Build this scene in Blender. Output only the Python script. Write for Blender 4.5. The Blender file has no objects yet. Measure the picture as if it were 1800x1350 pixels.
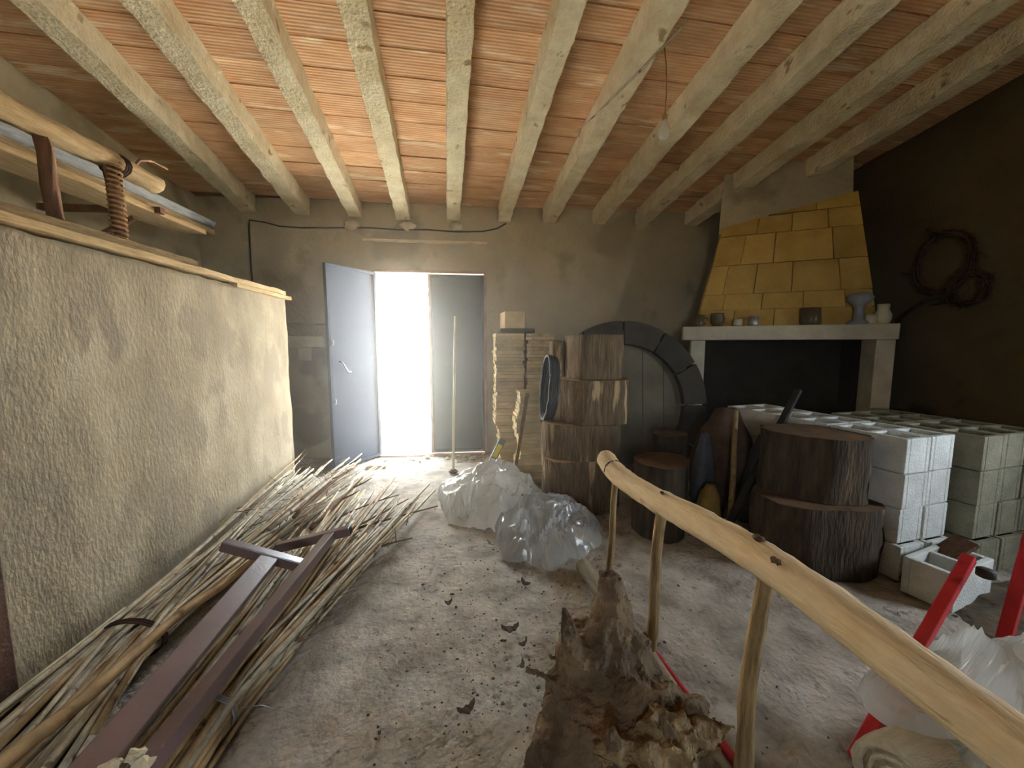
import bpy, bmesh, math, random
from mathutils import Vector, Matrix, Euler, noise

# ---------------------------------------------------------------- scene, camera, light
SC = bpy.context.scene
COL = SC.collection
SC.view_settings.view_transform = 'Standard'
SC.view_settings.look = 'None'
SC.view_settings.gamma = 1.0
SC.view_settings.use_curve_mapping = False
SC.view_settings.exposure = 0.5
cy = SC.cycles
cy.max_bounces = 10
cy.diffuse_bounces = 7
cy.glossy_bounces = 4
cy.transmission_bounces = 6
cy.transparent_max_bounces = 12
cy.volume_bounces = 1
cy.sample_clamp_indirect = 12.0
cy.use_denoising = True
try:
    cy.denoiser = 'OPENIMAGEDENOISE'
except Exception:
    pass

EYE = 1.30
cam_d = bpy.data.cameras.new('camera')
cam = bpy.data.objects.new('camera', cam_d)
COL.objects.link(cam)
cam_d.sensor_fit = 'HORIZONTAL'
cam_d.sensor_width = 36.0
cam_d.lens = 36.0 * 676.0 / 1800.0
cam_d.clip_start = 0.02
cam.location = (0, 0, EYE)
cam.rotation_euler = (math.radians(90 - 5.828), 0, math.radians(-5.882))
SC.camera = cam

SKY = 30.0
SUN = 560.0
HAZE = 0.15
world = bpy.data.worlds.new('sky')
SC.world = world
world.use_nodes = True
bg = world.node_tree.nodes['Background']
bg.inputs['Color'].default_value = (0.76, 0.88, 1.0, 1)
bg.inputs['Strength'].default_value = SKY

sun_d = bpy.data.lights.new('sun', 'SUN')
sun_d.energy = SUN
sun_d.angle = math.radians(0.6)
sun_d.color = (1.0, 0.92, 0.80)
sun = bpy.data.objects.new('sun', sun_d)
COL.objects.link(sun)
sun.rotation_euler = Vector((-0.45, -0.16, 0.86)).to_track_quat('Z', 'Y').to_euler()
sun.location = (0, 0, 12)


def portal(name, loc, rot, sx, sy):
    d = bpy.data.lights.new(name, 'AREA')
    d.shape = 'RECTANGLE'
    d.size = sx
    d.size_y = sy
    d.cycles.is_portal = True
    o = bpy.data.objects.new(name, d)
    o.location = loc
    o.rotation_euler = rot
    COL.objects.link(o)


portal('doorway_daylight', (-0.785, 4.88, 1.055), (math.radians(-90), 0, 0), 0.62, 2.12)
portal('side_window_daylight', (4.0, 0.55, 1.45), (0, math.radians(90), 0), 0.9, 0.9)
portal('added_rear_fill_daylight', (-0.85, -3.0, 1.45), (math.radians(90), 0, 0), 0.66, 0.66)  # added unseen opening: fill light for ladder, stump and near floor

# ---------------------------------------------------------------- helpers
R = math.radians
rnd = random.Random(7)


def lin(c):
    return tuple((v / 255 / 12.92) if v / 255 <= 0.04045 else ((v / 255 + 0.055) / 1.055) ** 2.4 for v in c)


def nz(p, s=1.0, seed=0.0):
    return noise.noise(Vector((p[0] * s + seed * 17.3, p[1] * s - seed * 9.1, p[2] * s + seed * 3.7)))


def material(name, c1, c2=None, scale=3.0, rough=0.9, bump=0.0, bump_scale=40.0, tint=0.0, stretch=(1, 1, 1),
             c3=None, metal=0.0, spec=0.3, spots=None, spot_scale=8.0, spot_at=0.62):
    """Principled material whose colour wanders between c1 and c2 with noise, plus spots of a third colour and a fine relief."""
    m = bpy.data.materials.new(name)
    m.use_nodes = True
    nt = m.node_tree
    N, L = nt.nodes, nt.links
    p = N['Principled BSDF']
    p.inputs['Roughness'].default_value = rough
    p.inputs['Metallic'].default_value = metal
    p.inputs['Specular IOR Level'].default_value = spec
    tc = N.new('ShaderNodeTexCoord')
    mp = N.new('ShaderNodeMapping')
    mp.inputs['Scale'].default_value = stretch
    L.new(tc.outputs['Object'], mp.inputs['Vector'])
    oi = N.new('ShaderNodeObjectInfo')
    add = N.new('ShaderNodeVectorMath')
    add.operation = 'ADD'
    mul = N.new('ShaderNodeMath')
    mul.operation = 'MULTIPLY'
    mul.inputs[1].default_value = 37.0
    L.new(oi.outputs['Random'], mul.inputs[0])
    L.new(mp.outputs['Vector'], add.inputs[0])
    L.new(mul.outputs[0], add.inputs[1])
    n1 = N.new('ShaderNodeTexNoise')
    n1.inputs['Scale'].default_value = scale
    n1.inputs['Detail'].default_value = 7.0
    n1.inputs['Roughness'].default_value = 0.62
    L.new(add.outputs[0], n1.inputs['Vector'])
    rp = N.new('ShaderNodeValToRGB')
    rp.color_ramp.elements[0].position = 0.33
    rp.color_ramp.elements[1].position = 0.68
    rp.color_ramp.elements[0].color = (*lin(c1), 1)
    rp.color_ramp.elements[1].color = (*lin(c2 or c1), 1)
    if c3:
        e = rp.color_ramp.elements.new(0.5)
        e.color = (*lin(c3), 1)
    L.new(n1.outputs['Fac'], rp.inputs['Fac'])
    col = rp.outputs['Color']
    if spots:
        n2 = N.new('ShaderNodeTexNoise')
        n2.inputs['Scale'].default_value = spot_scale
        n2.inputs['Detail'].default_value = 4.0
        L.new(add.outputs[0], n2.inputs['Vector'])
        r2 = N.new('ShaderNodeValToRGB')
        r2.color_ramp.elements[0].position = spot_at
        r2.color_ramp.elements[1].position = spot_at + 0.07
        L.new(n2.outputs['Fac'], r2.inputs['Fac'])
        mx = N.new('ShaderNodeMixRGB')
        L.new(r2.outputs['Color'], mx.inputs['Fac'])
        L.new(col, mx.inputs['Color1'])
        mx.inputs['Color2'].default_value = (*lin(spots), 1)
        col = mx.outputs['Color']
    if tint:
        hv = N.new('ShaderNodeHueSaturation')
        mr = N.new('ShaderNodeMapRange')
        mr.inputs['To Min'].default_value = 1 - tint
        mr.inputs['To Max'].default_value = 1 + tint
        L.new(oi.outputs['Random'], mr.inputs['Value'])
        L.new(mr.outputs['Result'], hv.inputs['Value'])
        L.new(col, hv.inputs['Color'])
        col = hv.outputs['Color']
    L.new(col, p.inputs['Base Color'])
    if bump:
        nb = N.new('ShaderNodeTexNoise')
        nb.inputs['Scale'].default_value = bump_scale
        nb.inputs['Detail'].default_value = 6.0
        L.new(add.outputs[0], nb.inputs['Vector'])
        b = N.new('ShaderNodeBump')
        b.inputs['Strength'].default_value = bump
        b.inputs['Distance'].default_value = 0.02
        L.new(nb.outputs['Fac'], b.inputs['Height'])
        L.new(b.outputs['Normal'], p.inputs['Normal'])
    return m


def tile_material():
    """Terracotta ceiling tile: fine grooves along its length (extruded clay), chalky limewash marks."""
    m = material('ribbed_terracotta', (196, 148, 104), (224, 184, 142), 5.0, 0.9, 0.0, tint=0.14, stretch=(0.6, 3, 1),
                 spots=(232, 206, 168), spot_scale=3.2, spot_at=0.60)
    nt = m.node_tree
    N, L = nt.nodes, nt.links
    p = N['Principled BSDF']
    tc = N.new('ShaderNodeTexCoord')
    w = N.new('ShaderNodeTexWave')
    w.wave_type = 'BANDS'
    w.bands_direction = 'Y'
    w.inputs['Scale'].default_value = 14.0
    w.inputs['Distortion'].default_value = 0.5
    w.inputs['Detail'].default_value = 2.0
    L.new(tc.outputs['Object'], w.inputs['Vector'])
    n = N.new('ShaderNodeTexNoise')
    n.inputs['Scale'].default_value = 30.0
    L.new(tc.outputs['Object'], n.inputs['Vector'])
    a = N.new('ShaderNodeMath')
    a.operation = 'MULTIPLY_ADD'
    a.inputs[1].default_value = 0.5
    L.new(n.outputs['Fac'], a.inputs[0])
    L.new(w.outputs['Fac'], a.inputs[2])
    b = N.new('ShaderNodeBump')
    b.inputs['Strength'].default_value = 0.3
    b.inputs['Distance'].default_value = 0.012
    L.new(a.outputs[0], b.inputs['Height'])
    L.new(b.outputs['Normal'], p.inputs['Normal'])
    src = p.inputs['Base Color'].links[0].from_socket
    mx = N.new('ShaderNodeMixRGB')
    mx.blend_type = 'MULTIPLY'
    mx.inputs['Fac'].default_value = 0.16
    L.new(src, mx.inputs['Color1'])
    L.new(w.outputs['Color'], mx.inputs['Color2'])
    L.new(mx.outputs['Color'], p.inputs['Base Color'])
    return m


def plastic_material(name, white, clear):
    """Milky polythene film: part see-through, part translucent white, with a glossy skin."""
    m = bpy.data.materials.new(name)
    m.use_nodes = True
    nt = m.node_tree
    N, L = nt.nodes, nt.links
    N.remove(N['Principled BSDF'])
    out = N['Material Output']
    tr = N.new('ShaderNodeBsdfTransparent')
    tr.inputs['Color'].default_value = (0.96, 0.97, 0.98, 1)
    df = N.new('ShaderNodeBsdfDiffuse')
    df.inputs['Color'].default_value = (*lin(white), 1)
    tl = N.new('ShaderNodeBsdfTranslucent')
    tl.inputs['Color'].default_value = (*lin(white), 1)
    gl = N.new('ShaderNodeBsdfGlossy')
    gl.inputs['Roughness'].default_value = 0.16
    m1 = N.new('ShaderNodeMixShader')
    m1.inputs[0].default_value = 0.84
    L.new(df.outputs[0], m1.inputs[1])
    L.new(tl.outputs[0], m1.inputs[2])
    m2 = N.new('ShaderNodeMixShader')
    m2.inputs[0].default_value = 1 - clear
    L.new(tr.outputs[0], m2.inputs[1])
    L.new(m1.outputs[0], m2.inputs[2])
    lw = N.new('ShaderNodeFresnel')
    lw.inputs['IOR'].default_value = 1.38
    m3 = N.new('ShaderNodeMixShader')
    L.new(lw.outputs['Fac'], m3.inputs[0])
    L.new(m2.outputs[0], m3.inputs[1])
    L.new(gl.outputs[0], m3.inputs[2])
    L.new(m3.outputs[0], out.inputs['Surface'])
    return m


M = {
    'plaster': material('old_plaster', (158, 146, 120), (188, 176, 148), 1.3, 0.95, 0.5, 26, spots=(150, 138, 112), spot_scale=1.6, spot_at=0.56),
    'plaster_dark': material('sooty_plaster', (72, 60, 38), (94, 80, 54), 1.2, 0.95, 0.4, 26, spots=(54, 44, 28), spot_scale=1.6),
    'render': material('rough_cement_render', (136, 123, 102), (178, 164, 138), 3.4, 0.96, 0.34, 60, c3=(160, 146, 120), stretch=(1, 1, 0.5), spots=(146, 133, 112), spot_scale=5.5, spot_at=0.55),
    'floor': material('dusty_concrete', (140, 130, 117), (194, 184, 170), 5.5, 0.95, 0.9, 36, c3=(170, 160, 146), spots=(140, 130, 116), spot_scale=16.0, spot_at=0.62),
    'beam': material('limewashed_concrete_beam', (206, 190, 152), (232, 220, 186), 6.0, 0.95, 0.9, 50, spots=(160, 140, 104), spot_scale=9, spot_at=0.64),
    'tile': tile_material(),
    'slab': material('ceiling_slab', (110, 72, 48), (130, 90, 60), 3, 0.95),
    'door': material('blue_grey_painted_steel', (50, 57, 71), (60, 67, 82), 2.0, 0.7, 0.05, 30, spec=0.12, spots=(92, 96, 106), spot_scale=5, spot_at=0.68),
    'door_dark': material('grey_green_painted_steel', (66, 74, 74), (84, 90, 90), 2.0, 0.7, 0.05, 30),
    'frame': material('rusty_door_frame', (150, 116, 98), (186, 160, 140), 6.0, 0.85, 0.3, 50),
    'steel': material('worn_bright_steel', (160, 160, 164), (190, 190, 192), 8, 0.4, metal=0.7),
    'stone': material('pale_field_stone', (168, 158, 132), (212, 202, 176), 3, 0.95, 0.5, 12, tint=0.18),
    'earth': material('pale_dry_earth', (196, 194, 186), (220, 218, 210), 1.5, 0.97, 0.4, 12),
    'low_bounce_ground': material('dark_low_bounce_ground', (84, 78, 64), (112, 104, 88), 1.5, 0.97, 0.4, 12),  # unseen ground outside, darkened to cut light bounced up to the ceiling
    'wood': material('weathered_plank', (170, 142, 98), (206, 180, 136), 7.0, 0.85, 0.35, 30, stretch=(8, 1, 8), tint=0.08),
    'wood_old': material('grey_old_timber', (120, 98, 68), (170, 144, 104), 7.0, 0.9, 0.5, 30, stretch=(8, 1, 8)),
    'bar_wood': material('dark_wooden_bar', (82, 56, 36), (112, 80, 54), 9.0, 0.85, 0.4, 40, stretch=(4, 4, 1)),
    'pole': material('peeled_pole_wood', (218, 186, 138), (238, 212, 170), 9.0, 0.75, 0.45, 26, stretch=(5, 0.8, 5), spots=(156, 118, 76), spot_scale=5, spot_at=0.66),
    'pole_grey': material('grey_peeled_pole', (128, 114, 94), (164, 150, 126), 9.0, 0.8, 0.4, 26, stretch=(5, 0.8, 5)),
    'rung': material('weathered_rung_wood', (116, 94, 62), (168, 140, 96), 14.0, 0.85, 0.5, 40, stretch=(4, 4, 0.6)),
    'stump': material('gnarled_root_wood', (82, 66, 50), (138, 114, 86), 7.0, 0.92, 0.9, 30, c3=(110, 90, 68), spots=(176, 150, 112), spot_scale=4.5, spot_at=0.63),
    'burl': material('pale_burl_wood', (106, 86, 60), (168, 142, 104), 9.0, 0.9, 0.9, 40, c3=(140, 116, 82), spots=(88, 68, 46), spot_scale=11, spot_at=0.6),
    'bark': material('peeling_bark', (92, 74, 54), (134, 112, 84), 8.0, 0.95, 1.0, 22, stretch=(3, 3, 0.5), spots=(190, 164, 124), spot_scale=4.0, spot_at=0.60, tint=0.1),
    'bark_dark': material('dark_bark', (52, 42, 32), (84, 70, 54), 8.0, 0.95, 1.0, 22, stretch=(3, 3, 0.5), spots=(104, 88, 66), spot_scale=4.0, spot_at=0.64),  # darker tone of the bark, for the logs on the right
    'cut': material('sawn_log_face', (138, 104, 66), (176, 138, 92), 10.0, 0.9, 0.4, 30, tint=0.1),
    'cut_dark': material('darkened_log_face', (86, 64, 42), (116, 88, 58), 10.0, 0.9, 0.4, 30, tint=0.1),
    'clay': material('buff_clay_tile', (188, 166, 124), (220, 198, 156), 5.0, 0.95, 0.4, 30, tint=0.14),
    'ochre': material('yellow_ochre_block', (172, 138, 66), (198, 166, 92), 3.0, 0.92, 0.3, 30, tint=0.12),
    'mantel': material('whitewashed_mantel', (176, 168, 146), (206, 198, 176), 5.0, 0.9, 0.3, 30),
    'soot': material('soot_black_brick', (42, 33, 24), (58, 46, 34), 5.0, 0.98, 0.4, 20),
    'block': material('white_concrete_block', (196, 196, 190), (222, 222, 216), 7.0, 0.95, 0.5, 90, tint=0.05),
    'block_grey': material('grey_concrete_block', (120, 116, 98), (150, 144, 122), 7.0, 0.95, 0.5, 90, tint=0.08),
    'wheel': material('dark_wheel_wood', (52, 46, 38), (72, 64, 52), 5.0, 0.85, 0.4, 20, tint=0.12),
    'wheel_disc': material('grey_wheel_board', (96, 88, 72), (120, 110, 90), 4.0, 0.9, 0.3, 20),
    'rubber': material('black_hose_rubber', (44, 48, 54), (60, 64, 70), 6.0, 0.55),
    'burlap': material('dark_red_brown_sack', (72, 50, 36), (100, 72, 54), 9.0, 0.95, 0.6, 120),
    'blue_film': material('dull_blue_film', (62, 66, 78), (84, 88, 102), 6.0, 0.5, 0.3, 30),
    'yellow_sack': material('mustard_woven_sack', (132, 106, 50), (160, 132, 70), 12.0, 0.85, 0.5, 60),
    'iron': material('blackened_iron', (38, 38, 38), (56, 54, 52), 9.0, 0.7, 0.3, 50, metal=0.3),
    'rust': material('rusty_wire', (52, 36, 28), (78, 52, 38), 12.0, 0.9, 0.3, 60),
    'red': material('red_painted_steel', (168, 34, 40), (196, 56, 56), 6.0, 0.42, 0.08, 40, spots=(130, 26, 30), spot_scale=9),
    'brown_steel': material('brown_painted_steel', (98, 78, 76), (118, 95, 92), 3.0, 0.30, 0.05, 60, spec=0.6),
    'brown_post': material('dark_brown_post', (62, 40, 30), (80, 54, 40), 6.0, 0.8, 0.3, 40),
    'cane': material('dry_grey_cane', (150, 136, 112), (204, 192, 166), 9.0, 0.55, 0.2, 50, stretch=(2, 2, 2), tint=0.25, spots=(104, 84, 62), spot_scale=7, spot_at=0.60),
    'cane_tan': material('dry_tan_cane', (146, 120, 84), (194, 166, 122), 9.0, 0.6, 0.2, 50, tint=0.2, spots=(112, 76, 46), spot_scale=7),
    'twig': material('dry_brown_twig', (96, 70, 48), (136, 104, 74), 9.0, 0.85, 0.3, 50, tint=0.2),
    'white_cane': material('pale_cane', (196, 186, 150), (216, 208, 178), 9.0, 0.6, 0.2, 50, spots=(120, 96, 66), spot_scale=5, spot_at=0.66),
    'film_white': plastic_material('milky_polythene', (253, 252, 248), 0.10),
    'film_clear': plastic_material('clear_polythene', (250, 250, 248), 0.48),
    'roll': material('cream_rolled_cloth', (192, 180, 152), (220, 208, 182), 8.0, 0.95, 0.6, 60, stretch=(1, 6, 6)),
    'galv': material('galvanised_sheet', (64, 66, 68), (112, 114, 114), 9.0, 0.6, 0.1, 40, metal=0.0, spec=0.2, stretch=(6, 1, 6)),
    'dark_cable': material('black_cable', (40, 36, 32), (56, 50, 44), 8, 0.7),
    'brass': material('brass_lamp_cap', (150, 120, 70), (176, 146, 92), 8, 0.4, metal=0.9),
    'rope': material('orange_brown_twine', (138, 102, 66), (182, 142, 98), 20, 0.95, 0.6, 90),
    'mortar': material('mortar', (200, 186, 156), (224, 212, 184), 9, 0.95, 0.8, 30),
    'crumb': material('dirt_crumb', (74, 62, 48), (112, 98, 80), 9, 0.97, 0.6, 30, tint=0.2),
    'ceramic': material('cream_glazed_ceramic', (188, 178, 150), (204, 194, 166), 4, 0.3),
    'ceramic_dark': material('brown_glazed_ceramic', (70, 58, 40), (96, 80, 54), 4, 0.3),
    'grey_box': material('grey_tool_plastic', (128, 130, 136), (150, 152, 156), 4, 0.5),
    'yellow': material('yellow_sticker', (214, 204, 60), (222, 212, 80), 4, 0.5),
}
g = bpy.data.materials.new('bulb_glass')
g.use_nodes = True
gp = g.node_tree.nodes['Principled BSDF']
gp.inputs['Transmission Weight'].default_value = 0.35
gp.inputs['Roughness'].default_value = 0.25
gp.inputs['Base Color'].default_value = (0.95, 0.93, 0.86, 1)
M['glass'] = g


class MB:
    """Collects boxes, tubes, prisms and grids; build() links them as one mesh object."""

    def __init__(s):
        s.v, s.f = [], []

    def add(s, vs, fs):
        o = len(s.v)
        s.v += [tuple(v) for v in vs]
        s.f += [tuple(i + o for i in f) for f in fs]
        return s

    def box(s, lo, hi, mat4=None):
        x0, y0, z0 = lo
        x1, y1, z1 = hi
        vs = [Vector(p) for p in ((x0, y0, z0), (x1, y0, z0), (x1, y1, z0), (x0, y1, z0), (x0, y0, z1), (x1, y0, z1), (x1, y1, z1), (x0, y1, z1))]
        if mat4:
            vs = [mat4 @ v for v in vs]
        return s.add(vs, [(0, 3, 2, 1), (4, 5, 6, 7), (0, 1, 5, 4), (1, 2, 6, 5), (2, 3, 7, 6), (3, 0, 4, 7)])

    def bar(s, a, b, w, h, up=(0, 0, 1)):
        """a box of section w x h from a to b"""
        a, b = Vector(a), Vector(b)
        d = (b - a).normalized()
        sx = d.cross(Vector(up)).normalized()
        uz = sx.cross(d).normalized()
        vs = []
        for p in (a, b):
            for i, j in ((-1, -1), (1, -1), (1, 1), (-1, 1)):
                vs.append(p + sx * (i * w / 2) + uz * (j * h / 2))
        return s.add(vs, [(0, 1, 2, 3), (7, 6, 5, 4), (0, 4, 5, 1), (1, 5, 6, 2), (2, 6, 7, 3), (3, 7, 4, 0)])

    def tube(s, pts, rad, n=8, rough=0.0, seed=0, closed=False, flat=1.0):
        pts = [Vector(p) for p in pts]
        k = len(pts)
        if not hasattr(rad, '__len__'):
            rad = [rad] * k
        up = Vector((0, 0, 1))
        t0 = (pts[1] - pts[0]).normalized()
        if abs(t0.z) > 0.9:
            up = Vector((1, 0, 0))
        u = t0.cross(up).normalized()
        vs = []
        for i, p in enumerate(pts):
            if closed:
                t = (pts[(i + 1) % k] - pts[i - 1]).normalized()
            else:
                t = (pts[min(i + 1, k - 1)] - pts[max(i - 1, 0)]).normalized()
            u = (u - t * u.dot(t)).normalized()
            w = t.cross(u)
            for j in range(n):
                a = 2 * math.pi * j / n
                r = rad[i]
                q = p + (u * math.cos(a) + w * math.sin(a) * flat) * r
                if rough:
                    q = p + (q - p) * (1 + rough * nz(q, 1.6 / max(r, 0.004), seed))
                vs.append(q)
        fs = []
        for i in range(k if closed else k - 1):
            i2 = (i + 1) % k
            for j in range(n):
                j2 = (j + 1) % n
                fs.append((i * n + j, i * n + j2, i2 * n + j2, i2 * n + j))
        if not closed:
            fs.append(tuple(range(n - 1, -1, -1)))
            fs.append(tuple((k - 1) * n + j for j in range(n)))
        return s.add(vs, fs)

    def prism(s, poly, z0, z1, mat4=None):
        n = len(poly)
        vs = [Vector((x, y, z0)) for x, y in poly] + [Vector((x, y, z1)) for x, y in poly]
        if mat4:
            vs = [mat4 @ v for v in vs]
        fs = [tuple(range(n - 1, -1, -1)), tuple(range(n, 2 * n))]
        fs += [(i, (i + 1) % n, n + (i + 1) % n, n + i) for i in range(n)]
        return s.add(vs, fs)

    def lathe(s, prof, n=16, at=(0, 0, 0)):
        at = Vector(at)
        vs, fs = [], []
        for r, z in prof:
            for j in range(n):
                a = 2 * math.pi * j / n
                vs.append(at + Vector((r * math.cos(a), r * math.sin(a), z)))
        k = len(prof)
        for i in range(k - 1):
            for j in range(n):
                j2 = (j + 1) % n
                fs.append((i * n + j, i * n + j2, (i + 1) * n + j2, (i + 1) * n + j))
        fs.append(tuple(range(n - 1, -1, -1)))
        fs.append(tuple((k - 1) * n + j for j in range(n)))
        return s.add(vs, fs)

    def blob(s, at, r, seed=0, sq=(1, 1, 1), amp=0.35, n=6):
        at = Vector(at)
        vs, fs = [], []
        for i in range(n + 1):
            th = math.pi * i / n
            for j in range(2 * n):
                a = math.pi * j / n
                d = Vector((math.sin(th) * math.cos(a), math.sin(th) * math.sin(a), math.cos(th)))
                q = d * r * (1 + amp * nz(d, 1.7, seed))
                vs.append(at + Vector((q.x * sq[0], q.y * sq[1], q.z * sq[2])))
        for i in range(n):
            for j in range(2 * n):
                j2 = (j + 1) % (2 * n)
                fs.append((i * 2 * n + j, (i + 1) * 2 * n + j, (i + 1) * 2 * n + j2, i * 2 * n + j2))
        return s.add(vs, fs)

    def mesh(s, name, mat, smooth=False):
        me = bpy.data.meshes.new(name)
        me.from_pydata(s.v, [], s.f)
        me.materials.append(M[mat])
        if smooth:
            me.polygons.foreach_set('use_smooth', [True] * len(me.polygons))
        me.update()
        return me

    def build(s, name, mat, parent=None, smooth=False, bevel=0.0, **props):
        me = s.mesh(name, mat, smooth)
        return place(name, me, parent, bevel=bevel, **props)


def place(name, me, parent=None, loc=None, rot=None, bevel=0.0, **props):
    o = bpy.data.objects.new(name, me)
    COL.objects.link(o)
    if parent:
        o.parent = parent
    if loc is not None:
        o.location = loc
    if rot is not None:
        o.rotation_euler = rot
    if bevel:
        b = o.modifiers.new('bevel', 'BEVEL')
        b.width = bevel
        b.segments = 2
        b.limit_method = 'ANGLE'
    for k, v in props.items():
        o[k] = v
    return o


def empty(name, loc=(0, 0, 0), rot=(0, 0, 0), **props):
    o = bpy.data.objects.new(name, None)
    COL.objects.link(o)
    o.location = loc
    o.rotation_euler = rot
    o.empty_display_size = 0.1
    for k, v in props.items():
        o[k] = v
    return o


def tag(o, label, cat, group=None, kind=None):
    o['label'] = label
    o['category'] = cat
    if group:
        o['group'] = group
    if kind:
        o['kind'] = kind
    return o


def structure(o, label=None):
    o['kind'] = 'structure'
    if label:
        o['label'] = label
    return o


def rough_box(mb, lo, hi, axis, seg, amp, seed=0, scale=9.0, mat4=None):
    """long box along an axis whose corners wander: cast concrete, hewn timber"""
    ax = 'xyz'.index(axis)
    o = [i for i in range(3) if i != ax]
    n_side = 3
    ring = []
    for i in range(n_side):
        ring.append((i / n_side, 0))
    for i in range(n_side):
        ring.append((1, i / n_side))
    for i in range(n_side):
        ring.append((1 - i / n_side, 1))
    for i in range(n_side):
        ring.append((0, 1 - i / n_side))
    n = len(ring)
    vs, fs = [], []
    for k in range(seg + 1):
        t = lo[ax] + (hi[ax] - lo[ax]) * k / seg
        for a, b in ring:
            p = [0, 0, 0]
            p[ax] = t
            p[o[0]] = lo[o[0]] + (hi[o[0]] - lo[o[0]]) * a
            p[o[1]] = lo[o[1]] + (hi[o[1]] - lo[o[1]]) * b
            p[o[0]] += amp * nz(p, scale, seed) + amp * 0.6 * nz(p, scale * 3, seed + 3)
            p[o[1]] += amp * nz(p, scale, seed + 5)
            v = Vector(p)
            vs.append(mat4 @ v if mat4 else v)
    for k in range(seg):
        for j in range(n):
            j2 = (j + 1) % n
            fs.append((k * n + j, k * n + j2, (k + 1) * n + j2, (k + 1) * n + j))
    fs.append(tuple(range(n)))
    fs.append(tuple(seg * n + j for j in range(n - 1, -1, -1)))
    return mb.add(vs, fs)


# ---------------------------------------------------------------- room shell
def floor_mesh():
    mb = MB()
    nx, ny = 110, 130
    x0, x1, y0, y1 = -3.2, 4.2, -2.9, 4.9
    vs, fs = [], []
    for j in range(ny + 1):
        for i in range(nx + 1):
            x = x0 + (x1 - x0) * i / nx
            y = y0 + (y1 - y0) * j / ny
            z = 0.010 * nz((x, y, 0), 1.6, 1) + 0.005 * nz((x, y, 0), 6.0, 2) + 0.003 * nz((x, y, 0), 14, 3) - 0.008
            vs.append((x, y, z))
    for j in range(ny):
        for i in range(nx):
            a = j * (nx + 1) + i
            fs.append((a, a + 1, a + nx + 2, a + nx + 1))
    return mb.add(vs, fs)


structure(floor_mesh().build('floor', 'floor', smooth=True), 'dusty grey concrete floor strewn with dirt')

TOP = 4.4
mb = MB()
mb.box((-3.2, 4.55, -0.2), (-1.10, 4.85, TOP)).box((0.16, 4.55, -0.2), (4.2, 4.85, TOP)).box((-1.10, 4.55, 2.13), (0.16, 4.85, TOP))
wall_n = structure(mb.build('wall_north', 'plaster'), 'old grey-brown plastered wall with the doorway')
mb = MB()
mb.box((-3.2, -2.9, -0.2), (-2.88, 4.55, TOP))
structure(mb.build('wall_west', 'plaster'), 'plastered side wall behind the low partition')
mb = MB()
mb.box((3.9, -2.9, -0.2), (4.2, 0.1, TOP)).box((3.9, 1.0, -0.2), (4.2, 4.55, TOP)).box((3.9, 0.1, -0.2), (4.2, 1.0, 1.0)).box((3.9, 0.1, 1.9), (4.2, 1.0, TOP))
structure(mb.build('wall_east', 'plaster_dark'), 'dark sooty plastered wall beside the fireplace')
mb = MB()
mb.box((-3.2, -3.2, -0.2), (-1.18, -2.9, TOP)).box((-0.52, -3.2, -0.2), (4.2, -2.9, TOP)).box((-1.18, -3.2, -0.2), (-0.52, -2.9, 1.12)).box((-1.18, -3.2, 1.78), (-0.52, -2.9, TOP))  # hole cut for the added rear fill opening
structure(mb.build('wall_south', 'plaster'))

# threshold, plaster ledge above the door, mortar pads under the beam ends, patches on the wall
mb = MB()
mb.box((-1.10, 4.50, -0.1), (0.16, 4.87, 0.012))
structure(mb.build('trim_1', 'frame'), 'low red-brown door threshold')
mb = MB()
rough_box(mb, (-1.19, 4.505, 2.438), (0.18, 4.56, 2.462), 'x', 30, 0.005, 4)
structure(mb.build('trim_2', 'mortar'), 'thin plaster ledge above the door')
for x, z, w in ((-1.30, 2.615, 0.085), (-0.70, 2.62, 0.08), (-0.17, 2.635, 0.08)):
    MB().blob((x, 4.55, z), w, x * 3, (1.0, 0.55, 0.6), 0.5, 7).build('mortar_pad', 'mortar', wall_n, True)

for nm, cx_, cy2, cz_, alongx, w_, h_ in (('window_1', 4.05, 0.55, 1.45, False, 0.9, 0.9), ('added_fill_window', -0.85, -3.05, 1.45, True, 0.66, 0.66)):  # the rear one is added, out of view, as fill light
    wf = structure(empty(nm, (cx_, cy2, cz_), (0, 0, 0 if alongx else R(90))), 'small unglazed window opening with a plain wooden frame')
    for sx_ in (-1, 1):
        MB().box((sx_ * w_ / 2 - 0.02, -0.04, -h_ / 2), (sx_ * w_ / 2 + 0.02, 0.04, h_ / 2)).build('jamb', 'wood_old', wf)
        MB().box((-w_ / 2, -0.04, sx_ * h_ / 2 - 0.02), (w_ / 2, 0.04, sx_ * h_ / 2 + 0.02)).build('rail', 'wood_old', wf)

# ceiling frame: slopes down towards the door and is turned a little against the wall
e1 = Vector((1, 0.066, 0)).normalized()
dd = Vector((-0.066, 1, -0.145)).normalized()
e3 = e1.cross(dd)
CF = Matrix(((e1.x, dd.x, e3.x, -0.2), (e1.y, dd.y, e3.y, 4.55), (e1.z, dd.z, e3.z, 2.69), (0, 0, 0, 1)))
mb = MB()
mb.box((-3.1, -7.7, 0.195), (4.4, 0.45, 0.32))
ceil = structure(mb.build('ceiling', 'slab'), 'sloping ceiling of terracotta tiles on pale beams')
ceil.matrix_world = CF
BX = [-2.126, -1.596, -1.056, -0.546, 0.004, 0.574, 1.094, 1.684, 2.20, 2.82, 3.34]
for i, x in enumerate(BX):
    mb = MB()
    w = 0.072 + 0.004 * math.sin(i * 2.3)
    rough_box(mb, (x - w, -7.6, 0.0), (x + w, 0.03, 0.19), 'y', 230, 0.0095, i, 9.0)
    mb.build('beam', 'beam', ceil, bevel=0.004)
edges = [-2.80] + BX + [3.95]
tile_cache = {}
PITCH = 0.215
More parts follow.
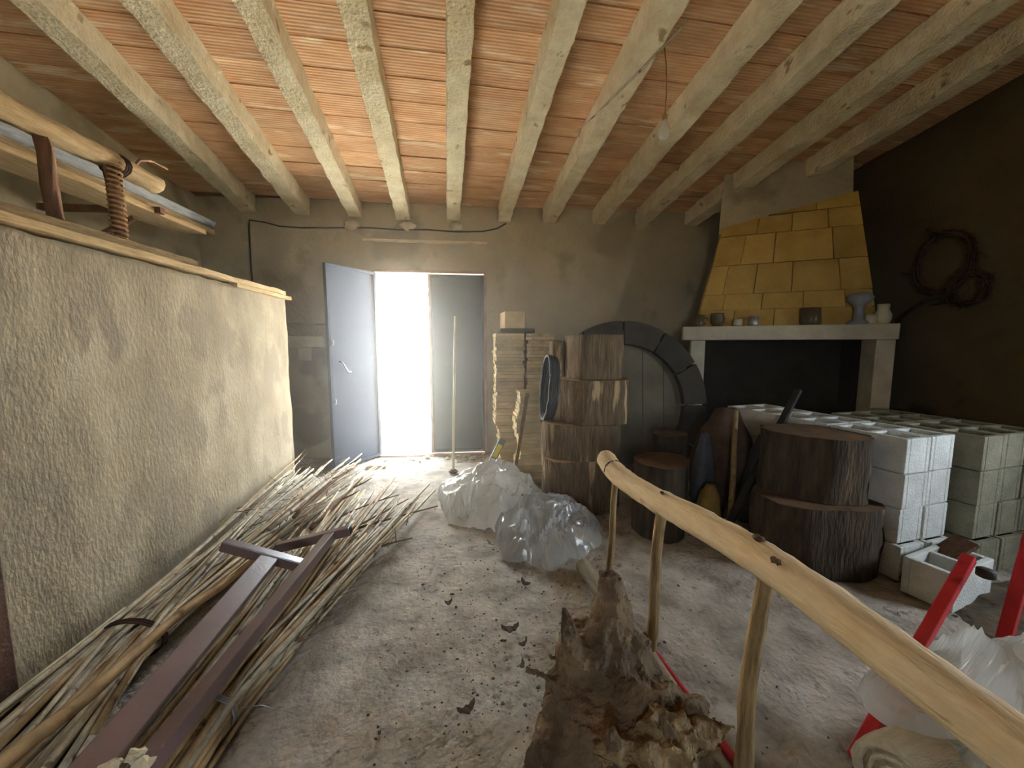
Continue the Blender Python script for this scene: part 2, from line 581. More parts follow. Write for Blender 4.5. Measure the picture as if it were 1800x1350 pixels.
for k in range(len(edges) - 1):
    a, b = edges[k] + 0.03, edges[k + 1] - 0.03
    L_ = round(b - a, 3)
    if L_ not in tile_cache:
        mb = MB()
        hw = PITCH / 2 - 0.005
        mb.box((-L_ / 2, -hw, 0), (L_ / 2, hw, 0.03))
        tile_cache[L_] = mb.mesh('tile', 'tile')
    y = 0.0
    r = 0
    while y > -3.75:
        t = place('tile', tile_cache[L_], ceil, ((a + b) / 2, y - PITCH / 2, 0.163 + rnd.uniform(-0.003, 0.004)),
                  (rnd.uniform(-0.012, 0.012), rnd.uniform(-0.004, 0.004), rnd.uniform(-0.004, 0.004)))
        y -= PITCH
        r += 1

# outside: yard ground and a dry-stone wall seen through the door
mb = MB()
vs, fs = [], []
for j in range(25):
    for i in range(21):
        x = -12 + 24 * i / 20
        y = 4.87 + 16 * j / 24
        z = -0.03 + max(0, y - 7.5) * 0.16 + 0.05 * nz((x, y, 0), 0.8)
        if j == 0:
            z = -0.03
        vs.append((x, y, z))
for j in range(24):
    for i in range(20):
        q = j * 21 + i
        fs.append((q, q + 1, q + 22, q + 21))
mb.add(vs, fs)
structure(mb.build('ground_north', 'earth', smooth=True), 'pale sunlit yard beyond the doorway')
mb = MB()
mb.box((4.2, -14, -0.2), (18, 8, -0.03))
structure(mb.build('ground_east', 'low_bounce_ground'))
mb = MB()
mb.box((-12, -18, -0.2), (4.1, -3.2, -0.03))
structure(mb.build('ground_south', 'low_bounce_ground'))
sw = empty('stone_wall', (0, 9.6, 0.4))
tag(sw, 'pale dry stone wall in bright sun beyond the open door', 'wall')
srnd = random.Random(3)
stone_meshes = []
for k in range(8):
    stone_meshes.append(MB().blob((0, 0, 0), 0.16, k, (1.25, 0.8, 0.72), 0.7, 6).mesh('stone', 'stone', True))
for row in range(12):
    x = -4.2 + srnd.uniform(0, 0.2)
    while x < 1.2:
        s = srnd.uniform(0.75, 1.35)
        o = place('stone', stone_meshes[srnd.randrange(8)], sw, (x, srnd.uniform(-0.08, 0.08) + row * 0.03, row * 0.2), (srnd.uniform(-.3, .3), srnd.uniform(-.3, .3), srnd.uniform(-.5, .5)))
        o.scale = (s, s, s)
        x += 0.33 * s + srnd.uniform(0.0, 0.05)

# ---------------------------------------------------------------- haze volume standing in for lens glare around the door
hz = bpy.data.materials.new('glare_haze')
hz.use_nodes = True
hn = hz.node_tree.nodes
hn.remove(hn['Principled BSDF'])
vsn = hn.new('ShaderNodeVolumeScatter')
vsn.inputs['Color'].default_value = (1.0, 0.97, 0.92, 1)
vsn.inputs['Anisotropy'].default_value = 0.6
htc = hn.new('ShaderNodeTexCoord')
hmp = hn.new('ShaderNodeMapping')
hmp.inputs['Location'].default_value = (0.1 / 3.5, -4.2 / 3.8, -1.2 / 2.4)
hmp.inputs['Scale'].default_value = (1 / 3.5, 1 / 3.8, 1 / 2.4)
hgr = hn.new('ShaderNodeTexGradient')
hgr.gradient_type = 'QUADRATIC_SPHERE'
hml = hn.new('ShaderNodeMath')
hml.operation = 'MULTIPLY'
hml.inputs[1].default_value = HAZE
hl = hz.node_tree.links
hl.new(htc.outputs['Object'], hmp.inputs['Vector'])
hl.new(hmp.outputs['Vector'], hgr.inputs['Vector'])
hl.new(hgr.outputs['Fac'], hml.inputs[0])
hl.new(hml.outputs[0], vsn.inputs['Density'])
hl.new(vsn.outputs[0], hn['Material Output'].inputs['Volume'])
M['haze'] = hz
mb = MB()
mb.box((-2.86, 0.6, 0.03), (3.3, 4.54, 2.62))
tag(mb.build('glare_haze', 'haze'), 'thin glowing haze standing in for lens glare around the open door', 'haze', kind='stuff')

# ---------------------------------------------------------------- door
door = structure(empty('door_1', (-1.08, 4.55, 0)), 'double steel door, left leaf open, right leaf shut')
mb = MB()
mb.box((-0.03, -0.02, 0), (0.0, 0.06, 2.14)).box((1.22, -0.02, 0), (1.25, 0.06, 2.14)).box((-0.03, -0.02, 2.11), (1.25, 0.06, 2.14))
mb.build('door_frame', 'frame', door, bevel=0.003)


def leaf(w, mat, parent, panel_lines=0):
    mb = MB()
    mb.box((0, 0, 0.02), (w, 0.006, 2.10))
    o = mb.build('door_leaf', mat, parent)
    mb = MB()
    mb.box((0, -0.022, 0.02), (0.035, 0, 2.10)).box((w - 0.035, -0.022, 0.02), (w, 0, 2.10))
    mb.box((0.035, -0.022, 0.02), (w - 0.035, 0, 0.055)).box((0.035, -0.022, 2.065), (w - 0.035, 0, 2.10))
    mb.build('leaf_frame', mat, o, bevel=0.003)
    return o


lf = leaf(0.622, 'door', door)
lf.location = (0.002, -0.02, 0)
lf.rotation_euler = (0, 0, R(180 + 55.3))
lf['label'] = 'blue-grey leaf swung open into the room'
# this leaf's room-side face looks to +x, i.e. its local +y side after the turn
mb = MB()
mb.tube([(0.50, 0.004, 1.13), (0.50, 0.05, 1.12), (0.44, 0.055, 1.02), (0.40, 0.05, 1.02), (0.40, 0.004, 1.02)], 0.008, 6)
mb.build('handle', 'steel', lf, True)
for z in (1.32, 0.72):
    MB().tube([(0.60, 0.006, z + 0.03), (0.58, 0.03, z + 0.02), (0.58, 0.03, z - 0.02), (0.60, 0.006, z - 0.03)], 0.007, 6).build('latch_staple', 'steel', lf, True)
mb = MB()
mb.box((0, 0.006, 0.02), (0.03, 0.022, 2.10)).box((0.592, 0.006, 0.02), (0.622, 0.022, 2.10)).box((0.03, 0.006, 2.07), (0.592, 0.022, 2.10)).box((0.03, 0.006, 0.02), (0.592, 0.022, 0.05))
mb.build('leaf_rim', 'door', lf, bevel=0.003)
for z in (1.86, 0.4):
    MB().lathe([(0.012, 0), (0.012, 0.1)], 10, (0.0, 0.006, z)).build('hinge', 'steel', lf, True)
rt = leaf(0.63, 'door_dark', door)
rt.location = (0.592, 0.02, 0)
rt['label'] = 'grey-green leaf standing shut'
MB().box((-0.006, -0.03, 0.02), (0.02, -0.022, 2.10)).build('edge_strip', 'frame', rt)

# ---------------------------------------------------------------- low partition with the hay rack
mb = MB()


def partition():
    vs, fs = [], []
    ny, nzv = 70, 40
    y0, y1 = 0.95, 3.70
    for side in (0, 1):
        for j in range(ny + 1):
            for k in range(nzv + 1):
                y = y0 + (y1 - y0) * j / ny
                z = -0.05 + 1.77 * k / nzv
                x = (-1.665 if side == 0 else -1.80)
                b = 0.010 * nz((x, y, z), 1.8, 3) + 0.007 * nz((x, y, z), 5.5, 4) + 0.003 * nz((x, y, z), 15, 5)
                if k == nzv:
                    z += 0.012 * nz((x, y, 0), 11, 8)
                vs.append((x + (b if side == 0 else -b), y + (0.008 * nz((0, y, z), 7, 2) if j in (0, ny) else 0), z))
    w = nzv + 1
    n1 = (ny + 1) * w
    for j in range(ny):
        for k in range(nzv):
            a = j * w + k
            fs.append((a, a + w, a + w + 1, a + 1))
            fs.append((n1 + a, n1 + a + 1, n1 + a + w + 1, n1 + a + w))
    for k in range(nzv):
        fs.append((k, k + 1, n1 + k + 1, n1 + k))
        a = ny * w + k
        fs.append((a, n1 + a, n1 + a + 1, a + 1))
    for j in range(ny):
        a = j * w + nzv
        fs.append((a, a + w, n1 + a + w, n1 + a))
    return MB().add(vs, fs)


pw = structure(partition().build('wall_partition', 'render', smooth=True), 'low rough cement partition beside the canes')
mb = MB()
rough_box(mb, (-1.83, 0.95, 1.735), (-1.635, 3.66, 1.770), 'y', 60, 0.006, 2, 6.0)
mb.build('coping_board', 'wood', pw, bevel=0.003)
mb = MB()
rough_box(mb, (-1.69, 2.95, 1.705), (-1.645, 3.78, 1.736), 'y', 24, 0.004, 6, 8.0)
mb.build('coping_batten', 'wood', pw, bevel=0.003, label='short pale batten under the coping at its far end')

rack = tag(empty('hay_rack', (-1.72, 1.85, 1.77)), 'old wooden hay rack of upright bars on the low partition', 'rack')
o_ = Vector((-1.72, 1.85, 1.77))
mb = MB()
rough_box(mb, (-1.795, 0.95, 1.772), (-1.675, 2.62, 1.815), 'y', 36, 0.008, 9, 6.0, Matrix.Translation(-o_))
mb.build('lower_rail', 'wood_old', rack, bevel=0.006)
mb = MB()
n_ = 26
pts = []
for i in range(n_ + 1):
    t = i / n_
    pts.append(Vector((-1.74 + 0.012 * math.sin(t * 5), 0.95 + 1.49 * t, 2.205 - 0.025 * t + 0.012 * math.sin(t * 9))) - o_)
mb.tube(pts, [0.062 - 0.004 * (i / n_) for i in range(n_ + 1)], 10, 0.22, 4, flat=0.78)
mb.build('upper_rail', 'wood', rack, True)
for y, dx in ((1.42, 0), (1.85, 0), (2.145, 0.01)):
    mb = MB()
    mb.tube([Vector((-1.73 + dx, y + 0.012, 1.79)) - o_, Vector((-1.735 + dx, y + 0.004, 1.95)) - o_, Vector((-1.73, y, 2.08)) - o_, Vector((-1.74, y - 0.01, 2.20)) - o_], [0.024, 0.026, 0.026, 0.024], 8, 0.15, y)
    mb.build('bar', 'bar_wood', rack, True)
mb = MB()
pts = []
for i in range(170):
    t = i / 169
    z = 2.18 - 0.40 * t
    a = t * 105
    y = 2.150 + (0.05 * max(0, t - 0.9) * 6)
    pts.append(Vector((-1.724 + 0.030 * math.cos(a), y + 0.030 * math.sin(a), z)) - o_)
mb.tube(pts, 0.006, 5)
mb.build('twine', 'rope', rack, True, label='orange-brown twine wound round the end bar')
mb = MB()
for k in range(3):
    pts = [Vector((-1.738 + 0.064 * math.cos(a * math.pi / 6), 2.17 + 0.012 * k, 2.178 + 0.052 * math.sin(a * math.pi / 6))) - o_ for a in range(12)]
    mb.tube(pts, 0.005, 5, closed=True)
mb.build('wire_tie', 'rust', rack, True)

# planks and a galvanised strip laid on two wall brackets behind the rack
for y in (1.3, 3.0):
    br = MB()
    br.box((-2.90, y - 0.02, 2.15 + (y - 1.3) * 0.03), (-2.12, y + 0.02, 2.19 + (y - 1.3) * 0.03))
    br.bar((-2.885, y, 1.85), (-2.3, y, 2.17), 0.03, 0.03)
    o = br.build('wall_bracket', 'bar_wood')
    tag(o, 'dark wooden bracket on the side wall, ' + ('nearer the camera' if y < 2 else 'nearer the far wall'), 'bracket', 'brackets under the stored boards')
mb = MB()
rough_box(mb, (-2.40, 0.95, 2.200), (-2.16, 3.50, 2.235), 'y', 40, 0.005, 21, 5.0)
o = mb.build('long_plank', 'wood', bevel=0.003)
o.location.z = 0.0
tag(o, 'long pale plank stored on brackets behind the hay rack', 'plank')
mb = MB()
prof = []
vs, fs = [], []
NX = 17
for j in range(2):
    y = 0.9 if j == 0 else 3.62
    for i in range(NX):
        x = -2.30 + 0.15 * i / (NX - 1)
        vs.append((x, y, 2.31 + 0.022 * math.cos(i * math.pi / 2) * 1.0))
    for i in range(NX):
        x = -2.30 + 0.15 * i / (NX - 1)
        vs.append((x, y, 2.308 + 0.022 * math.cos(i * math.pi / 2) - 0.004))
for i in range(NX - 1):
    fs.append((i, i + 1, 2 * NX + i + 1, 2 * NX + i))
    fs.append((NX + i, 3 * NX + i, 3 * NX + i + 1, NX + i + 1))
    fs.append((i, NX + i, NX + i + 1, i + 1))
    fs.append((2 * NX + i, 2 * NX + i + 1, 3 * NX + i + 1, 3 * NX + i))
mb.add(vs, fs)
o = mb.build('galvanised_strip', 'galv')
tag(o, 'corrugated galvanised strip lying on the stored boards', 'metal strip')
mb = MB()
rough_box(mb, (-2.36, 1.2, 2.238), (-2.19, 3.66, 2.284), 'y', 40, 0.004, 31, 5.0)
o = mb.build('grey_board', 'wood_old', bevel=0.003)
tag(o, 'grey weathered board under the corrugated strip', 'plank')
mb = MB()
mb.tube([(-2.0, 2.9, 2.46), (-1.96, 2.72, 2.43), (-1.9, 2.55, 2.36), (-1.84, 2.4, 2.24), (-1.80, 2.3, 2.22)], 0.008, 6, 0.2)
tag(mb.build('dry_twig', 'twig', smooth=True), 'pale dry twig sticking out past the end of the hay rack', 'twig')

# brown post at the near end of the partition
mb = MB()
mb.box((-1.652, 1.16, 0), (-1.585, 1.40, 1.70))
tag(mb.build('post', 'brown_post', bevel=0.006), 'dark brown post against the near end of the low partition', 'post')

# shelf on the far wall behind the open door leaf
sh = tag(empty('wall_shelf', (-1.82, 4.45, 1.27)), 'pale shelf with a bracket on the wall behind the open leaf', 'shelf')
MB().box((-0.24, -0.16, 0.0), (0.26, 0.10, 0.12)).build('shelf_board', 'mantel', sh, bevel=0.008)
MB().box((-0.04, -0.10, -0.14), (0.10, 0.10, 0.0)).build('bracket', 'mantel', sh, bevel=0.01)
mb = MB()
rough_box(mb, (-2.06, 4.36, 1.392), (-1.56, 4.50, 1.52), 'x', 14, 0.018, 3, 6)
tag(mb.build('timber_offcut', 'wood_old'), 'brown timber offcut lying on the wall shelf', 'timber')

# electric cable along the wall and the bulb
mb = MB()
cp = [(-2.37, 1.75), (-2.375, 2.1), (-2.37, 2.55), (-2.36, 2.63), (-2.2, 2.61), (-2.06, 2.575), (-1.83, 2.565), (-1.41, 2.58), (-1.1, 2.585), (-0.81, 2.575), (-0.5, 2.585), (-0.18, 2.57), (0.14, 2.585), (0.30, 2.62), (0.40, 2.68)]
mb.tube([(x, 4.543, z) for x, z in cp], 0.008, 6)
tag(mb.build('wall_cable', 'dark_cable', smooth=True), 'thin black cable sagging along the wall above the door', 'cable')
bl = tag(empty('light_bulb', (1.172, 2.368, 2.60)), 'bare glass bulb hanging on a thin cord from a beam', 'bulb')
MB().lathe([(0.004, -0.062), (0.018, -0.058), (0.030, -0.045), (0.036, -0.025), (0.034, -0.006), (0.026, 0.014), (0.018, 0.034), (0.014, 0.05)], 20).build('glass_bulb', 'glass', bl, True)
MB().lathe([(0.014, 0.048), (0.015, 0.052), (0.015, 0.078), (0.010, 0.086)], 14).build('lamp_cap', 'brass', bl, True)
MB().tube([(0, 0, 0.084), (0.004, 0, 0.2), (-0.003, 0.0, 0.36), (-0.02, 0, 0.47)], 0.0035, 6).build('cord', 'rope', bl, True)
mb = MB()
mb.tube([(0.80, 3.02, 2.895), (0.93, 2.75, 2.94), (1.05, 2.45, 2.978), (1.17, 2.14, 3.028)], [0.003, 0.006, 0.008, 0.007], 6)
tag(mb.build('dry_reed', 'cane', smooth=True), 'single dry reed caught under a ceiling beam near the bulb', 'reed')

# ---------------------------------------------------------------- corner fireplace
FL = Vector((2.05, 3.60, 0))
frot = math.atan2(-0.469, 0.883)
fp = tag(empty('fireplace', FL, (0, 0, frot)), 'corner fireplace with yellow block hood and white mantel', 'fireplace')
MB().box((0, 0, 1.345), (1.63, 0.34, 1.475)).build('mantel_shelf', 'mantel', fp, bevel=0.008)
for x in (0.075, 1.50):
    MB().box((x, 0.04, -0.01), (x + 0.13, 0.32, 1.345)).build('leg', 'mantel', fp, bevel=0.01)
mb = MB()
mb.box((0.205, 0.75, -0.01), (1.50, 0.80, 1.345)).box((0.155, 0.32, -0.01), (0.205, 0.80, 1.345)).box((1.50, 0.32, -0.01), (1.55, 0.80, 1.345))
mb.build('firebox', 'soot', fp)
# hood of tapering courses: front face leans back 1 in 4
rows = [1.475, 1.63, 1.782, 2.068, 2.36, 2.54]


def xl(z):
    return 0.12 + (z - 1.475) * 0.212


def xr(z):
    return 1.515 - (z - 1.475) * 0.092


def yf(z):
    return 0.08 + (z - 1.475) * 0.25


frnd = random.Random(5)
for i in range(len(rows)):
    z0 = rows[i]
    cuts = [[0, .22, .46, .72, 1], [0, .14, .38, .62, .85, 1], [0, .12, .32, .55, .83, 1], [0, .20, .42, .80, 1], [0, .28, .53, .78, 1], [0, .35, .7, 1]][i]
    for c in range(len(cuts) - 1):
        a, b = cuts[c], cuts[c + 1]

        def pt(t, z):
            return xl(z) + (xr(z) - xl(z)) * t

        top = lambda t: (rows[i + 1] if i + 1 < len(rows) else 9)
        lim = lambda t: 2.46 + 0.22 * t
        za, zb = min(top(a), lim(a)), min(top(b), lim(b))
        if za - z0 < 0.01 and zb - z0 < 0.01:
            continue
        za, zb = max(za, z0 + 0.004), max(zb, z0 + 0.004)
        gap = 0.003
        dp = frnd.uniform(-0.006, 0.004)
        quad = [(pt(a, z0) + gap, z0 + gap), (pt(b, z0) - gap, z0 + gap), (pt(b, zb) - gap, zb - gap), (pt(a, za) + gap, za - gap)]
        vs = [(x, yf(z) + dp, z) for x, z in quad] + [(x, yf(z) + 0.10, z) for x, z in quad]
        MB().add(vs, [(0, 1, 2, 3), (7, 6, 5, 4), (0, 4, 5, 1), (1, 5, 6, 2), (2, 6, 7, 3), (3, 7, 4, 0)]).build('hood_block', 'ochre', fp)
mb = MB()
vs = []
for z in (1.475, 2.45):
    vs += [(xl(z) + 0.012, yf(z) + 0.03, z), (xr(z) - 0.012, yf(z) + 0.03, z), (xr(z) - 0.012, 1.25, z), (xl(z) + 0.012, 0.72, z)]
mb.add(vs, [(0, 1, 5, 4), (1, 2, 6, 5), (2, 3, 7, 6), (3, 0, 4, 7), (4, 5, 6, 7), (0, 3, 2, 1)])
mb.build('hood_core', 'ochre', fp)
mb = MB()
vs = []
for z, k in ((2.40, 0.0), (3.05, 0.10)):
    vs += [(0.30 + k * 0.3, yf(min(z, 2.6)) + 0.045, z), (1.375, yf(min(z, 2.6)) + 0.045 + k * 0.6, z), (1.375, 1.15, z), (0.34 + k, 0.75, z)]
mb.add(vs, [(0, 1, 5, 4), (1, 2, 6, 5), (2, 3, 7, 6), (3, 0, 4, 7), (4, 5, 6, 7), (0, 3, 2, 1)])
mb.build('chimney_breast', 'plaster', fp)

fmat = Matrix.Translation(FL) @ Matrix.Rotation(frot, 4, 'Z')
ML = 'small things along the mantel'


def on_mantel(name, prof, x, mat, label, y=0.055, n=16):
    p = fmat @ Vector((x, y, 1.475))
    o = MB().lathe(prof, n).build(name, mat, smooth=True)
    o.location = p
    o.scale = (1.3, 1.3, 1.3)
    tag(o, label, name.replace('_', ' ').split()[-1])
    return o


def mug(r, h):
    return [(r * 0.9, 0), (r, 0.01), (r, h), (r * 0.86, h), (r * 0.82, 0.012)]


o = on_mantel('enamel_mug', mug(0.045, 0.085), 0.13, 'ceramic_dark', 'dark mug at the door end of the mantel')
MB().tube([(0.044, 0, 0.07), (0.075, 0, 0.06), (0.075, 0, 0.03), (0.044, 0, 0.02)], 0.006, 6).build('handle', 'ceramic_dark', o, True)
on_mantel('clay_pot', [(0.03, 0), (0.048, 0.03), (0.05, 0.06), (0.04, 0.085), (0.046, 0.095), (0.036, 0.095)], 0.30, 'ceramic_dark', 'squat brown pot second from the door end of the mantel')
on_mantel('tin_cup', mug(0.03, 0.05), 0.47, 'ceramic', 'little cream cup on the mantel beside the squat brown pot')
on_mantel('glass_tumbler', mug(0.032, 0.065), 0.60, 'steel', 'small shiny tumbler on the mantel')
on_mantel('clay_jar', mug(0.058, 0.115), 1.03, 'ceramic_dark', 'broad dark jar alone on the middle of the mantel')
o = on_mantel('oil_lamp', [(0.055, 0), (0.058, 0.012), (0.03, 0.03), (0.024, 0.10), (0.035, 0.125), (0.066, 0.15), (0.07, 0.175), (0.05, 0.20), (0.02, 0.205)], 1.37, 'grey_box', 'grey stemmed lamp-like vessel, tallest thing on the mantel')
on_mantel('white_jug', [(0.035, 0), (0.045, 0.03), (0.045, 0.06), (0.03, 0.09), (0.032, 0.125), (0.026, 0.125)], 1.53, 'ceramic', 'whitish jug at the wall end of the mantel')
on_mantel('white_cup', mug(0.036, 0.06), 1.455, 'ceramic', 'whitish cup between the stemmed vessel and the jug on the mantel')

# ---------------------------------------------------------------- wire coil on the east wall
wc = tag(empty('wire_coil', (3.845, 2.86, 1.96)), 'tangled coil of rusty wire hanging on the dark wall', 'wire coil')


def coil(cy_, cz, ry, rz, turns, seed, name):
    mb = MB()
    q = random.Random(seed)
    for t in range(turns):
        pts = []
        a0 = q.uniform(0, 6.28)
        dy, dz = q.uniform(-.025, .025), q.uniform(-.025, .025)
        for i in range(48):
            a = a0 + 2 * math.pi * i / 48
            pts.append((q.uniform(-.004, .004) + 0.02 * math.sin(a * 3 + t), cy_ + dy + ry * math.cos(a) * (1 + 0.03 * math.sin(5 * a + t)), cz + dz + rz * math.sin(a) * (1 + 0.03 * math.cos(4 * a + t))))
        mb.tube(pts, 0.008, 5, closed=True)
        for i in range(0, 48, 3):
            p = Vector(pts[i])
            d = Vector((q.uniform(-.3, .3), q.uniform(-1, 1), q.uniform(-1, 1))).normalized() * 0.03
            mb.tube([p - d, p + d], 0.003, 4)
    return mb.build(name, 'rust', wc, True)


coil(0.0, 0.0, 0.185, 0.235, 6, 1, 'large_loop')
coil(-0.19, -0.215, 0.12, 0.12, 5, 2, 'small_loop')
for pts_, r_ in (([(0, 0.02, 0.23), (0, 0.07, 0.27), (0, 0.14, 0.31)], 0.010), ([(0, 0.18, -0.05), (0, 0.24, -0.045), (0, 0.30, -0.02)], 0.007),
                 ([(0, -0.05, -0.25), (0.0, 0.1, -0.30), (0, 0.22, -0.38), (0, 0.3, -0.47)], 0.010), ([(0, -0.1, -0.30), (0, 0.03, -0.33)], 0.009)):
    MB().tube(pts_, r_, 5, 0.3).build('loose_end', 'rust', wc, True)
MB().tube([(0.05, 0.0, 0.215), (-0.05, 0.0, 0.215), (-0.055, 0, 0.24)], 0.007, 6).build('nail', 'iron', wc)

# ---------------------------------------------------------------- clay tile stacks by the door
trnd = random.Random(11)


def slab_mesh(w, d, seed):
    q = random.Random(seed)
    poly = []
    n = 5
    for i in range(n):
        poly.append((-w / 2 + w * i / n, -d / 2 + q.uniform(-.006, .006)))
    for i in range(n):
        poly.append((w / 2 + q.uniform(-.006, .006), -d / 2 + d * i / n))
    for i in range(n):
        poly.append((w / 2 - w * i / n, d / 2 + q.uniform(-.006, .006)))
    for i in range(n):
        poly.append((-w / 2 + q.uniform(-.010, .008), d / 2 - d * i / n))
    return MB().prism(poly, 0.001, 0.0335).mesh('clay_tile', 'clay')


ORD = ['bottom', 'second', 'third', 'fourth', 'fifth', 'sixth', 'seventh', 'eighth', 'ninth', 'tenth', 'eleventh', 'twelfth', 'thirteenth', 'fourteenth',
       'fifteenth', 'sixteenth', 'seventeenth', 'eighteenth', 'nineteenth', 'twentieth', 'twenty-first']


def tile_stack(x, y, w, d, n, z0, label, group, seed, rot=0.0, step=None, pitch=0.0345):
    meshes = [slab_mesh(w, d, seed * 10 + k) for k in range(5)]
    for i in range(n):
        dx = trnd.uniform(-.008, .008) + (step(i) if step else 0)
        o = place('clay_tile', meshes[trnd.randrange(5)], None, (x + dx, y + trnd.uniform(-.008, .008), z0 + i * pitch), (0, 0, rot + trnd.uniform(-.03, .03)))
        if i < (n + 1) // 2:
            where = ('lowest' if i == 0 else ORD[i] + ' from the floor')
        else:
            k = n - 1 - i
            where = ('topmost' if k == 0 else ORD[k] + ' from the top')
        tag(o, 'buff clay tile, ' + where + ' in the ' + label, 'tile', group)


tile_stack(0.375, 4.03, 0.285, 0.40, 41, 0.0, 'tall stack nearest the door', 'clay tiles in the tall stack nearest the door', 1, step=lambda i: 0.035 if i < 13 else 0.0)
tile_stack(0.685, 4.03, 0.285, 0.40, 41, 0.0, 'tall stack beside the logs', 'clay tiles in the tall stack beside the logs', 2)
tile_stack(0.60, 3.62, 0.37, 0.30, 25, 0.0, 'low front stack', 'clay tiles in the low front stack', 3, step=lambda i: -0.02 * math.sin(i * 0.5))
o = MB().box((-0.16, -0.18, 0), (0.19, 0.18, 0.045)).build('stone_slab', 'plaster_dark', bevel=0.01)
o.location = (0.44, 4.05, 1.418)
tag(o, 'dark flat slab lying across the tall tile stack by the door', 'slab')
o = MB().box((-0.105, -0.13, 0), (0.105, 0.13, 0.175)).build('clay_block', 'clay', bevel=0.008)
o.location = (0.42, 4.05, 1.463)
o.rotation_euler = (0, 0, 0.12)
tag(o, 'single clay block standing on top of the tall tile stack', 'block')

# broom pole, leaning level, batten at the door
mb = MB()
mb.tube([(-0.205, 3.86, 0.03), (-0.19, 3.98, 0.8), (-0.175, 4.15, 1.60)], 0.013, 8)
bp = empty('leaning_pole', (0, 0, 0))
mb.build('shaft', 'white_cane', bp, True)
MB().lathe([(0.035, 0.0), (0.05, 0.012), (0.03, 0.03)], 12, (-0.205, 3.86, 0)).build('foot', 'bar_wood', bp, True)
tag(bp, 'thin pale pole leaning on the shut grey-green leaf', 'pole')
lv = tag(empty('tool_case', (0.115, 3.74, 0.0), (0, 0, 0)), 'narrow grey case with a yellow label leaning on the tiles', 'case')
mt = Matrix.Rotation(R(28), 4, 'Y') @ Matrix.Rotation(R(-12), 4, 'X')
MB().box((-0.035, -0.02, 0.02), (0.035, 0.02, 0.40), mt).build('case_body', 'grey_box', lv, bevel=0.006)
MB().box((-0.022, -0.024, 0.20), (0.022, -0.0195, 0.34), mt).build('label_sticker', 'yellow', lv)
MB().box((-0.038, -0.024, 0.0), (0.038, 0.024, 0.05), mt).build('end_cap', 'mantel', lv, bevel=0.006)
mb = MB()
mb.bar((0.36, 3.44, 0.0), (0.50, 3.46, 0.86), 0.016, 0.03)
tag(mb.build('wooden_batten', 'wood_old'), 'thin wooden batten leaning on the low front tile stack', 'batten')
# clay piece and rubble beside the threshold
mb = MB()
mb.box((-1.12, 4.06, 0.0), (-0.92, 4.16, 0.035))
tag(mb.build('broken_brick', 'clay', bevel=0.006), 'flat broken brick lying in front of the threshold', 'brick')


# ---------------------------------------------------------------- logs
def log_ring(r, seed, flats=(), n=36):
    out = []
    for i in range(n):
        a = 2 * math.pi * i / n
        rr = r * (1 + 0.10 * math.sin(2 * a + seed) + 0.05 * math.sin(3 * a + seed * 2.1))
        for fa, fd in flats:
            c = math.cos(a - fa)
            if c > 0.05:
                rr = min(rr, fd * r / c)
        out.append((a, rr))
    return out


def log(name, x, y, z0, r, h, seed, label, flats=(), group=None, cat='log', lean=(0, 0, 0), sx=1.0, rough=0.055, bark='bark'):
    root = tag(empty(name, (x, y, z0), lean), label, cat, group)
    ring = log_ring(r, seed, flats)
    n = len(ring)
    vs, fs = [], []
    K = 10
    for k in range(K + 1):
        z = h * k / K
        for a, rr in ring:
            p = Vector((rr * math.cos(a) * sx, rr * math.sin(a), z))
            isflat = any(math.cos(a - fa) > 0.3 and abs(rr - fd * r / max(math.cos(a - fa), .05)) < 1e-6 for fa, fd in flats)
            f = 1 + (rough * 0.35 if isflat else rough) * (nz((p.x / r * 0.1, p.y / r * 0.1, z * 0.12), 60, seed) + 0.7 * nz((p.x, p.y, z * 0.25), 14, seed))
            vs.append((p.x * f, p.y * f, z))
    for k in range(K):
        for j in range(n):
            j2 = (j + 1) % n
            fs.append((k * n + j, k * n + j2, (k + 1) * n + j2, (k + 1) * n + j))
    MB().add(vs, fs).build('bark', bark, root, True)
    cv = [Vector(v) for v in vs[K * n:]]
    c0 = [Vector(v) for v in vs[:n]]
    mbt = MB().add(cv + [Vector((0, 0, h + 0.006))], [(j, (j + 1) % n, n) for j in range(n)])
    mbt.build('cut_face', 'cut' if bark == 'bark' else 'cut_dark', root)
    MB().add(c0 + [Vector((0, 0, 0.002))], [((j + 1) % n, j, n) for j in range(n)]).build('cut_face', 'cut', root)
    return root


FRONT = -math.pi / 2
LB = 'log rounds stacked beside the clay tiles'
log('log_round', 0.865, 3.00, 0.0, 0.30, 0.42, 1, 'lowest log round of the tall stack beside the clay tiles', ((FRONT, 0.82),), LB)
log('log_round', 0.865, 2.99, 0.424, 0.28, 0.27, 2, 'second log round up in the tall stack beside the clay tiles', ((FRONT, 0.86),), LB)
log('log_round', 0.935, 3.00, 0.699, 0.29, 0.335, 3, 'third log round up in the tall stack, widest of it', ((FRONT, 0.84),), LB)
log('log_round', 0.955, 3.00, 1.040, 0.225, 0.335, 4, 'topmost log round of the tall stack, pale peeled strip on its edge', ((FRONT, 0.90), (0.2, 0.92)), LB)
log('split_billet', 0.715, 3.19, 1.040, 0.075, 0.29, 5, 'small split billet beside the topmost log of the tall stack', ((0.4, 0.5),), None)
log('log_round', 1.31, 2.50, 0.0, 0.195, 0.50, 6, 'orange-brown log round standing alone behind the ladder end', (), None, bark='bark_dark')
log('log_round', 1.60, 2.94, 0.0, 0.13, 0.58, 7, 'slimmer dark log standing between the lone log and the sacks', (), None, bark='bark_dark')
log('large_log', 2.05, 2.06, 0.0, 0.30, 0.40, 8, 'thick lower log under another beside the white blocks', ((FRONT - 0.2, 0.9),), 'thick logs stacked beside the white blocks', bark='bark_dark')
